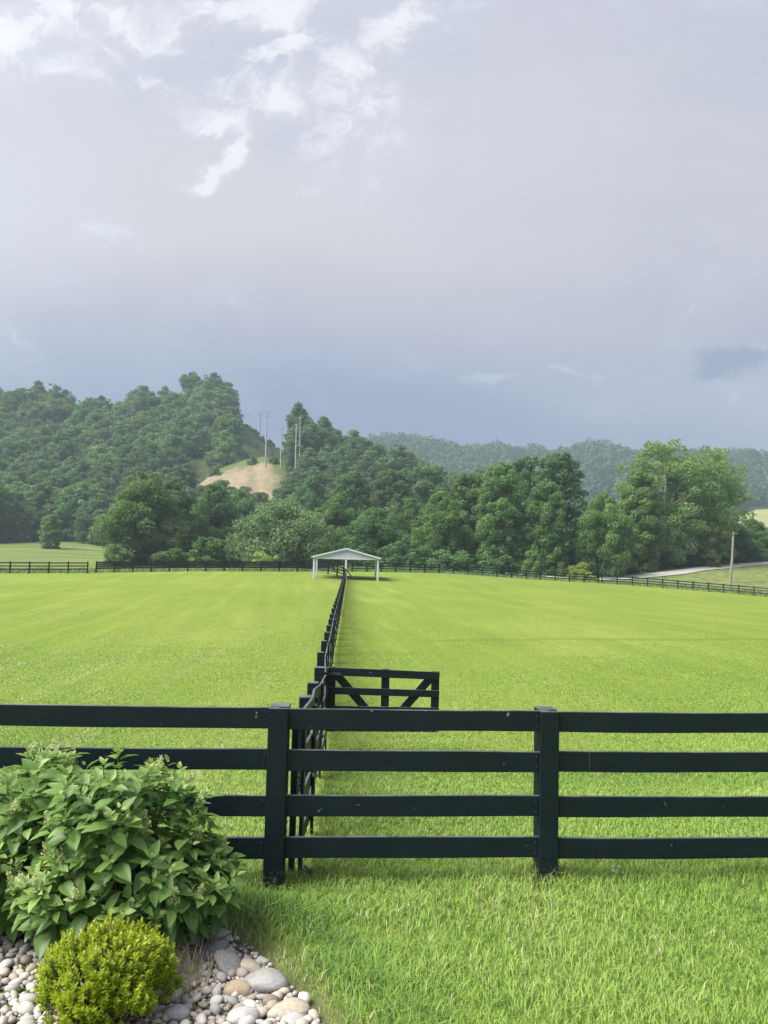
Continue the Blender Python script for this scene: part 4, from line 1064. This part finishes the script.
def leaning_pole():
    b = gY(729.5, 121); b.z = g1(b.x, b.y); t = at(733.5, 532, 121.5)
    e = thing('utility_pole', 'weathered leaning pole in the weedy bank near the right picture edge', 'pole', b); o0 = b.copy()
    m = b.lerp(t, .5)+Vector((.12, 0, 0)); bm = bmesh.new(); tube(bm, [b-Vector((0, 0, .5)), m, t], [.24, .19, .13], 9)
    obj('pole_shaft', shift(bm_mesh('pole_shaft', bm), o0), M_POLE, e)
    bm = bmesh.new(); beam(bm, t+Vector((-.55, -.15, -.35)), t+Vector((.55, -.15, -.3)), (0, 1, 0), .1, .1); obj('crossarm', shift(bm_mesh('crossarm', bm), o0), M_POLE, e)
    bm = bmesh.new(); tube(bm, [t+Vector((-.3, 0, -1.2)), t+Vector((.1, 0, -.6))], [.1, .1], 8); obj('pole_bracket', shift(bm_mesh('pole_bracket', bm), o0), M_POLE, e)
leaning_pole()

# ------------------------------------------------------------------ leafy shrubs close by
def instancer(TV, TF, P, X, Z, S, var, name, smooth=True):
    """place template leaf (TV: n,3 with x along leaf, y across, z normal)"""
    X = X/np.linalg.norm(X, axis=1)[:, None]; Z = Z-X*(Z*X).sum(1)[:, None]; Z /= np.linalg.norm(Z, axis=1)[:, None]+1e-9; Y = np.cross(Z, X)
    V = P[:, None]+(TV[None, :, 0:1]*X[:, None]+TV[None, :, 1:2]*Y[:, None]+TV[None, :, 2:3]*Z[:, None])*S[:, None, None]
    Fc = (TF[None]+(np.arange(len(P))*len(TV))[:, None, None]).reshape(-1, TF.shape[1])
    return mesh_np(name, V.reshape(-1, 3), Fc, smooth, np.repeat(var, len(TF)))
def leaf_template(width=.5, fold=.16, curl=.25, seg=6, wave=.02):
    V = []; F_ = []
    for i in range(seg+1):
        t = i/seg; w = width/2*(math.sin(math.pi*min(1, t**.78)))**.85 if 0 < t < 1 else .0
        z = -curl*t*t
        for j, s in enumerate((-1, -.5, 0, .5, 1)):
            V.append((t, s*w, z+fold*abs(s)*w*2+wave*math.sin(t*16)*abs(s)*(1 if w > 0 else 0)))
    for i in range(seg):
        for j in range(4):
            F_.append((i*5+j, (i+1)*5+j, (i+1)*5+j+1, i*5+j+1))
    return np.array(V), np.array(F_)
def veined_leaf_mat(name, dark, light, trans, rough):
    m = leaf_mat(name, dark, light, trans, rough, .5); return m
M_HYD = veined_leaf_mat('hydrangea_leaf', (.070, .155, .040), (.240, .385, .095), .36, .46)
M_HYD2 = leaf_mat('hydrangea_young_leaf', (.17, .27, .08), (.34, .44, .15), .38, .45, .4)
M_FLW = leaf_mat('hydrangea_floret', (.42, .50, .20), (.66, .68, .42), .35, .6, .2)
M_SHR = leaf_mat('golden_shrub_leaf', (.13, .22, .012), (.42, .50, .035), .38, .38, .4)
def hydrangea(px, py_base, Y, w, h, dpt_, seed, label, nsh):
    rs = np.random.default_rng(seed); b = gY(px, Y); root = thing('hydrangea_bush', label, 'bush', b)
    ends = []; dirs = []
    while len(ends) < nsh:
        d = rs.normal(0, 1, 3); d[2] = abs(d[2])*1.0-.35; d /= np.linalg.norm(d)
        if d[2] < -.25: continue
        lump = 1+.13*math.sin(d[0]*5+seed)*math.sin(d[1]*5+1)+.10*math.sin(d[2]*8+d[0]*4+seed*2)
        r_ = (rs.uniform(.60, 1.0) if rs.uniform() < .42 else rs.uniform(.92, 1.05))*lump
        p = np.array([d[0]*w/2, d[1]*dpt_/2, h*.44+d[2]*h*.56])*r_ if True else 0
        p[2] *= 1-.17*max(0, p[0])/(w/2)-.05*math.sin(p[0]*6+seed)
        p[2] = max(p[2], .12+.05*rs.uniform())
        ends.append(p); dirs.append(d)
    ends = np.array(ends); dirs = np.array(dirs)
    P = []; X = []; Z = []; S = []; var = []; young = []
    for p, d in zip(ends, dirs):
        ax = d*.8+np.array([0, 0, 1.0])+rs.normal(0, .15, 3); ax /= np.linalg.norm(ax)
        s = np.cross(ax, rs.normal(0, 1, 3)); s /= np.linalg.norm(s); t_ = np.cross(ax, s)
        a0 = rs.uniform(0, 6.28); tone = rs.uniform(-.15, .15)
        for pair in range(4):
            for o2 in (0, np.pi):
                an = a0+pair*np.pi/2+o2+rs.normal(0, .2); rad = np.cos(an)*s+np.sin(an)*t_
                el = (1.0, .65, .38, .12)[pair]+rs.normal(0, .16)
                x = rad*math.cos(el)+ax*math.sin(el)+np.array([0, 0, -.04])
                sz = (.055, .10, .13, .135)[pair]*rs.uniform(.62, 1.28)
                P.append(p-ax*(.0, .03, .075, .13)[pair]+x*.012); X.append(x); Z.append(ax*1.0+rs.normal(0, .22, 3)+np.array([0, 0, .3])); S.append(sz)
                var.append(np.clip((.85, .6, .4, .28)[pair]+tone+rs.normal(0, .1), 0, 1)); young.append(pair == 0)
    P, X, Z, S, var, young = map(np.array, (P, X, Z, S, var, young))
    TV, TF = leaf_template(.56, .15, .28, 6, .012)
    o = obj('leaves', instancer(TV, TF, P[~young], X[~young], Z[~young], S[~young], var[~young], 'leaves'), M_HYD, root)
    o = obj('young_leaves', instancer(TV, TF, P[young], X[young], Z[young], S[young], var[young], 'young_leaves'), M_HYD2, root)
    # stems
    bm = bmesh.new()
    for p in ends[::2]:
        m_ = p*np.array([.45, .45, .5]); tube(bm, [(p[0]*.12, p[1]*.12, -.03), m_, p-np.array([0, 0, .01])], [.008, .006, .0035], 5, False)
    obj('stems', bm_mesh('stems', bm, True), M_STEM, root)
    # flower heads: cones of tiny florets
    k = 0; sel = [i for i in range(len(ends)) if dirs[i][2] > -.05 and dirs[i][1] < .55]
    rs.shuffle(sel)
    fv = np.array([(0, 0, 0), (.5, .35, .1), (1, 0, 0), (.5, -.35, .1)]); ff = np.array([(0, 1, 2, 3)])
    for i in sel[:max(8, nsh//10)]:
        p = ends[i]; ax = dirs[i]*.4+np.array([0, 0, 1]); ax /= np.linalg.norm(ax); L = rs.uniform(.05, .11); m_ = 130
        t = rs.uniform(0, 1, m_); an = rs.uniform(0, 6.28, m_); rr = (1-t*.75)*L*.42*np.sqrt(rs.uniform(.3, 1, m_))
        Q = p+ax*(t*L+.02)[:, None]+np.stack([np.cos(an)*rr, np.sin(an)*rr, 0*rr], -1)
        D = rs.normal(0, 1, (m_, 3)); me = instancer(fv, ff, Q, D, rs.normal(0, 1, (m_, 3)), rs.uniform(.007, .015, m_), rs.uniform(0, 1, m_), 'flower_head', False)
        obj('flower_head', me, M_FLW, root)
    return root
hydrangea(120, 935, 4.98, 1.42, 1.14, 1.1, 5, 'large leafy hydrangea bush nearest the front fence post at left', 430)
hydrangea(8, 925, 5.12, 1.60, 1.06, .95, 9, 'hydrangea bush cut by the left picture edge behind the larger one', 420)

def golden_shrub():
    rs = np.random.default_rng(4); b = gY(104, 4.12); root = thing('golden_shrub', 'small rounded yellow-green shrub among the river stones in front of the hydrangeas', 'shrub', b)
    w, h = .69, .52; P = []; X = []; Z = []; S = []; var = []; E = []
    for k in range(1500):
        d = rs.normal(0, 1, 3); d[2] = abs(d[2])-.45; d /= np.linalg.norm(d)
        if d[2] < -.45 or (d[2] < -.1 and rs.uniform() < .45): continue
        lump = 1+.12*math.sin(d[0]*6+2)*math.sin(d[1]*6)+.08*math.sin(d[0]*11+d[2]*9)
        r_ = rs.uniform(.62, 1.0)**.4*lump; p = np.array([d[0]*w/2, d[1]*w*.46, 0])*r_; p[2] = h*.46+d[2]*h*.52*r_
        p[2] = max(.06, p[2]); E.append(p)
        ax = d*.7+np.array([0, 0, .9])+rs.normal(0, .2, 3); ax /= np.linalg.norm(ax); L = rs.uniform(.03, .075)
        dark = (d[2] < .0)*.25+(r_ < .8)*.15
        s = np.cross(ax, rs.normal(0, 1, 3)); s /= np.linalg.norm(s); t_ = np.cross(ax, s)
        for i in range(14):
            t = i/13; an = i*2.4; rad = np.cos(an)*s+np.sin(an)*t_; el = .35+.8*t+rs.normal(0, .15)
            x = rad*math.cos(el)+ax*math.sin(el); P.append(p+ax*(t-1)*L); X.append(x); Z.append(ax-rad*.2+rs.normal(0, .2, 3)); S.append(rs.uniform(.021, .036)*(1-.25*t))
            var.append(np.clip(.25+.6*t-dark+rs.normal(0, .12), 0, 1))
    TV, TF = leaf_template(.42, .1, .12, 3, 0)
    obj('leaves', instancer(TV, TF, *map(np.array, (P, X, Z, S)), np.array(var), 'leaves'), M_SHR, root)
    bm = bmesh.new()
    for p in E[::6]:
        tube(bm, [(p[0]*.15, p[1]*.15, -.02), p*np.array([.6, .6, .45]), p], [.006, .004, .002], 4, False)
    for k in range(70):
        a = rs.uniform(0, 6.28); r_ = w*.5*rs.uniform(.7, 1.12); tube(bm, [(math.cos(a)*r_*.4, math.sin(a)*r_*.4, .05), (math.cos(a)*r_, math.sin(a)*r_, rs.uniform(.05, .3))], [.003, .0015], 4, False)
    obj('stems', bm_mesh('stems', bm), M_TWIG, root)
golden_shrub()

# ------------------------------------------------------------------ stones
def stone_mesh(seed, sub=3, rough=.10, name='stone'):
    rs = np.random.default_rng(seed); bm = bmesh.new(); bmesh.ops.create_icosphere(bm, subdivisions=sub, radius=.5)
    k = rs.normal(0, 1, (5, 3)); ph = rs.uniform(0, 6.28, 5)
    pl = rs.normal(0, 1, (5, 3)); pl /= np.linalg.norm(pl, axis=1)[:, None]; pd = rs.uniform(.36, .46, 5)
    for v in bm.verts:
        p = np.array(v.co); n_ = p/np.linalg.norm(p)
        f = 1+sum(rough*.5*math.sin(float(k[i]@n_)*2.2+ph[i]) for i in range(5)); q = p*f
        for i in range(5):
            e = float(q@pl[i])-pd[i]
            if e > 0: q = q-pl[i]*e*.7
        v.co = q
    return bm_mesh(name, bm, True)
def place_stone(name, px, py, wpx, hpx, mat, label, seed, rotz=0, tilt=0, group=None, cat='stone', dr=.8):
    c = gp(px, py+hpx*.42); sc = (c-Vector((0, 0, HCAM))).dot(Fw)/F_PX; W_ = wpx*sc*.92; Hh = hpx*sc*.84
    o = obj(name, stone_mesh(seed), mat); o.scale = (W_*1.05, W_*dr, Hh*1.05); o.rotation_euler = (0, tilt, rotz)
    o.location = (c.x, c.y+W_*dr*.35, g1(c.x, c.y)+Hh*.36); return tag(o, label, cat, group)
S_GREY = one_stone('grey_stone', (00.245, 00.238, 00.238), (00.354, 00.347, 00.340)); S_DGREY = one_stone('slate_stone', (00.150, 00.156, 00.163), (00.245, 00.252, 00.252))
S_TAN = one_stone('tan_stone', (00.340, 00.286, 00.211), (00.462, 00.415, 00.340)); S_ORNG = one_stone('orange_stone', (00.354, 00.231, 00.136), (00.394, 00.340, 00.272))
S_PALE = one_stone('pale_stone', (00.354, 00.354, 00.347), (00.490, 00.483, 00.469)); S_BRN = one_stone('brown_stone', (00.163, 00.122, 00.088), (00.258, 00.211, 00.163))
BIG = [
 (264, 986, 48, 24, S_GREY, 'largest smooth grey boulder on the bed edge', .1, .0), (207, 953, 38, 22, S_DGREY, 'dark slate boulder tucked under the right side of the hydrangea', .4, -.3),
 (228, 968, 38, 20, S_DGREY, 'long slanting slate boulder left of the largest grey boulder', -.3, .55), (235, 993, 32, 20, S_ORNG, 'orange and tan stone in front of the slanting slate boulder', 0, .1),
 (290, 1013, 40, 18, S_TAN, 'tan rounded boulder nearest the lawn at the bottom', .1, .1), (174, 1016, 28, 20, S_PALE, 'pale rounded stone just right of the yellow-green shrub', 0, 0),
 (240, 1020, 36, 20, S_PALE, 'pale grey boulder at the bottom picture edge', .2, 0), (216, 938, 32, 17, S_GREY, 'grey boulder at the back end of the bed edge', .2, .2),
 (228, 955, 17, 16, S_TAN, 'small tan stone beside the dark slate boulder', .5, .3), (272, 1003, 20, 15, S_BRN, 'olive brown stone below the largest grey boulder', .3, .2),
 (249, 969, 26, 13, S_TAN, 'light tan stone behind the largest grey boulder', -.2, .3), (60, 925, 34, 20, S_BRN, 'brown rock in the shade under the left hydrangea', .2, 0),
 (246, 1006, 16, 12, S_GREY, 'grey cobble between the orange stone and the tan boulder', 0, 0), (201, 936, 20, 13, S_PALE, 'pale cobble under the hydrangea beside the twig', .3, 0),
 (292, 1024, 26, 14, S_PALE, 'pale stone below the tan rounded boulder', .3, 0), (262, 962, 14, 8, S_PALE, 'small pale chip at the lawn edge behind the boulders', .3, .1),
]
for i, (px, py, w_, h_, m_, lb, rz, tl) in enumerate(BIG):
    place_stone('boulder', px, py, w_, h_, m_, lb, 40+i, rz, tl)
def pebbles():
    rs = np.random.default_rng(8); protos = [[with_mat(m_, pm) for m_ in [stone_mesh(70+i, 2, .12, 'pebble') for i in range(7)]] for _, pm in PEB]; cnt = 0; placed = []
    tgt = 285; tries = 0
    while cnt < tgt and tries < 60000:
        tries += 1
        if rs.uniform() < .5: px, py = rs.uniform(-12, 75), rs.uniform(934, 1034)
        else: px, py = rs.uniform(140, 315), rs.uniform(950, 1034)
        c = gp(px, py)
        if not inpoly(np.array([c.x]), np.array([c.y]), bed2)[0]: continue
        if px > 150 and py < 960+(px-170)*.35-8: continue
        if math.hypot(c.x-BED_SHR.x, c.y-BED_SHR.y) < .22: continue
        s = rs.uniform(.038, .085)
        if any((c.x-a)**2+(c.y-b_)**2 < ((s+q)*.40)**2 for a, b_, q in placed): continue
        placed.append((c.x, c.y, s))
        ci = int(rs.choice(4, p=(.36, .26, .24, .14))); o = bpy.data.objects.new('pebble', protos[ci][int(rs.integers(7))]); COL.objects.link(o)
        o.scale = (s*rs.uniform(1.0, 1.35), s*rs.uniform(.75, 1.0), s*rs.uniform(.55, .8)); o.rotation_euler = (rs.normal(0, .25), rs.normal(0, .25), rs.uniform(0, 6.28))
        o.location = (c.x, c.y, g1(c.x, c.y)+s*.24+.012); cnt += 1
        zone = 'left of the yellow-green shrub' if px < 110 else ('between the yellow-green shrub and the boulders' if px < 215 else 'around the boulders by the lawn')
        siz = 'larger' if s > .062 else 'small'; tag(o, '%s %s river pebble %s' % (siz, PEB[ci][0], zone), 'pebble', 'river pebbles in the garden bed, %s %s, %s' % (siz, PEB[ci][0], zone))
    # fine fill between the pebbles
    m_ = 9000; x = rs.uniform(bed2[:, 0].min(), bed2[:, 0].max(), m_); y = rs.uniform(bed2[:, 1].min(), bed2[:, 1].max(), m_); k = inpoly(x, y, bed2); x, y = x[k], y[k]; m_ = len(x)
    bm = bmesh.new(); bmesh.ops.create_icosphere(bm, subdivisions=1, radius=.5); TV = np.array([v.co[:] for v in bm.verts]); TF = np.array([[v.index for v in f.verts] for f in bm.faces]); bm.free()
    sc = rs.uniform(.012, .040, m_); A3 = rs.uniform(.6, 1.25, (m_, 3)); A3[:, 2] *= .7
    a = rs.uniform(0, 6.28, m_); L = TV[None]*A3[:, None]*sc[:, None, None]; Lx = L[..., 0]*np.cos(a)[:, None]-L[..., 1]*np.sin(a)[:, None]; Ly = L[..., 0]*np.sin(a)[:, None]+L[..., 1]*np.cos(a)[:, None]
    V = np.stack([Lx+x[:, None], Ly+y[:, None], L[..., 2]+(gz(x, y)+.008+sc*.2)[:, None]], -1).reshape(-1, 3)
    Fc = (TF[None]+(np.arange(m_)*len(TV))[:, None, None]).reshape(-1, 3)
    me = mesh_np('gravel', V, Fc, True, np.repeat(rs.uniform(0, 1, m_), len(TF)))
    m, nt, out = mat_new('fine_gravel'); c = ramp(nt, N(nt, 'ShaderNodeAttribute', attribute_name='var').outputs['Fac'], [(0, (.22, .20, .18)), (.4, (.38, .36, .33)), (.7, (.50, .46, .41)), (1, (.62, .59, .55))])
    princ(nt, out, c, .8, .25); tag(obj('gravel', me, m), 'fine grey gravel filling the bed between the river pebbles', 'gravel', kind='stuff')
BED_SHR = gY(104, 4.12)
pebbles()
def dead_twig(px, py, L, az, el, label, seed):
    rs = np.random.default_rng(seed); c = gp(px, py); e = thing('dead_twig', label, 'twig', c)
    bm = bmesh.new(); d = Vector((math.cos(az)*math.cos(el), math.sin(az)*math.cos(el), math.sin(el)))
    pts = [Vector((0, 0, .03))+d*L*t+Vector((rs.normal(0, .012), rs.normal(0, .012), rs.normal(0, .01))) for t in (0, .3, .6, 1)]
    tube(bm, pts, [.008, .007, .005, .003], 6)
    obj('branch', bm_mesh('branch', bm), M_TWIG, e)
    bm = bmesh.new(); tube(bm, [pts[1], pts[1]+Vector((.10, .05, .10))], [.005, .002], 5); obj('side_shoot', bm_mesh('side_shoot', bm), M_TWIG, e)
dead_twig(190, 965, .33, .55, .35, 'dark dead twig lying across the slate boulder under the hydrangea', 1)
def dry_grass():
    rs = np.random.default_rng(3); c = gp(176, 985); V = []; var = []
    for k in range(420):
        x, y = c.x+rs.normal(0, .10), c.y+rs.normal(0, .12); h = rs.uniform(.08, .22); a = rs.uniform(0, 6.28); l = rs.uniform(.2, .9); w = .0022
        dx_, dy_ = math.cos(a)*l*h, math.sin(a)*l*h; z = g1(x, y)
        V += [(x-w, y, z), (x+w, y, z), (x+dx_+w*.3, y+dy_, z+h), (x+dx_-w*.3, y+dy_, z+h)]; var.append(rs.uniform(0, 1))
    me = mesh_np('dry_grass', V, np.arange(len(V)).reshape(-1, 4), False, var)
    tag(obj('dry_grass', me, leaf_mat('dry_grass', (.25, .21, .15), (.45, .40, .31), .2)), 'wispy dry grey grass between the yellow-green shrub and the slate boulder', 'dry grass', kind='stuff')
dry_grass()
# small brown bird on the lawn
def bird():
    c = gp(310, 878); e = thing('small_bird', 'tiny dark brown bird sitting in the grass by the corner post', 'bird', c)
    bm = bmesh.new(); tube(bm, [(-.045, 0, .03), (-.028, 0, .045), (0, 0, .052), (.022, 0, .062), (.034, 0, .082), (.045, 0, .098), (.056, 0, .098)], [.004, .018, .024, .020, .012, .012, .005], 10)
    body = bm_mesh('body', bm, True); o = obj('body', body, M_TWIG, e); 
    bm = bmesh.new(); tube(bm, [(-.04, 0, .034), (-.085, 0, .026)], [.010, .006], 6); obj('tail', bm_mesh('tail', bm), M_TWIG, e)
    bm = bmesh.new(); tube(bm, [(.056, 0, .097), (.068, 0, .094)], [.0035, .001], 5); obj('beak', bm_mesh('beak', bm), M_DARKWOOD, e)
    for s in (-1, 1):
        bm = bmesh.new(); tube(bm, [(.0, s*.008, .035), (.003, s*.009, -.005)], [.002, .002], 5); obj('leg', bm_mesh('leg', bm), M_DARKWOOD, e)
    e.rotation_euler = (0, 0, R(200)); e.scale = (1, 1, 1)
bird()
def white_flowers():
    rs = np.random.default_rng(6); c = gp(617, 880); e = thing('white_clover', 'little patch of white clover flowers in the lawn right of the middle post', 'flowers', c)
    m = simple('clover_white', [(.3, (.6, .6, .52)), (.7, (.75, .74, .68))], 40)
    for k in range(6):
        x, y = rs.normal(0, .035), rs.normal(0, .05); h = rs.uniform(.05, .085)
        bm = bmesh.new(); tube(bm, [(x, y, 0), (x+.005, y, h)], [.0012, .001], 4); obj('stem', bm_mesh('stem', bm), M_STEM, e)
        bm = bmesh.new()
        for q in range(16):
            d = rs.normal(0, 1, 3); d /= np.linalg.norm(d); p = np.array([x+.005, y, h+.004]); tube(bm, [p, p+d*.013], [.002, .0035], 4)
        obj('flower', bm_mesh('flower', bm), m, e)
white_flowers()

# ------------------------------------------------------------------ haze
def haze():
    bm = bmesh.new(); bmesh.ops.create_cube(bm, size=1)
    me = bm_mesh('haze', bm); o = bpy.data.objects.new('haze', me); COL.objects.link(o)
    zt, zb = 212, -20
    o.scale = (3060, 3060, zt-zb); o.location = (0, 0, (zt+zb)/2)
    m, nt, out = mat_new('haze_air'); v = N(nt, 'ShaderNodeVolumePrincipled')
    v.inputs['Color'].default_value = (.50, .63, .74, 1); v.inputs['Density'].default_value = .00055; v.inputs['Anisotropy'].default_value = .2
    nt.links.new(v.outputs[0], out.inputs['Volume']); me.materials.append(m)
    tag(o, kind='stuff'); o['label'] = 'thin bluish haze in the air over the valley'; o['category'] = 'haze'
haze()
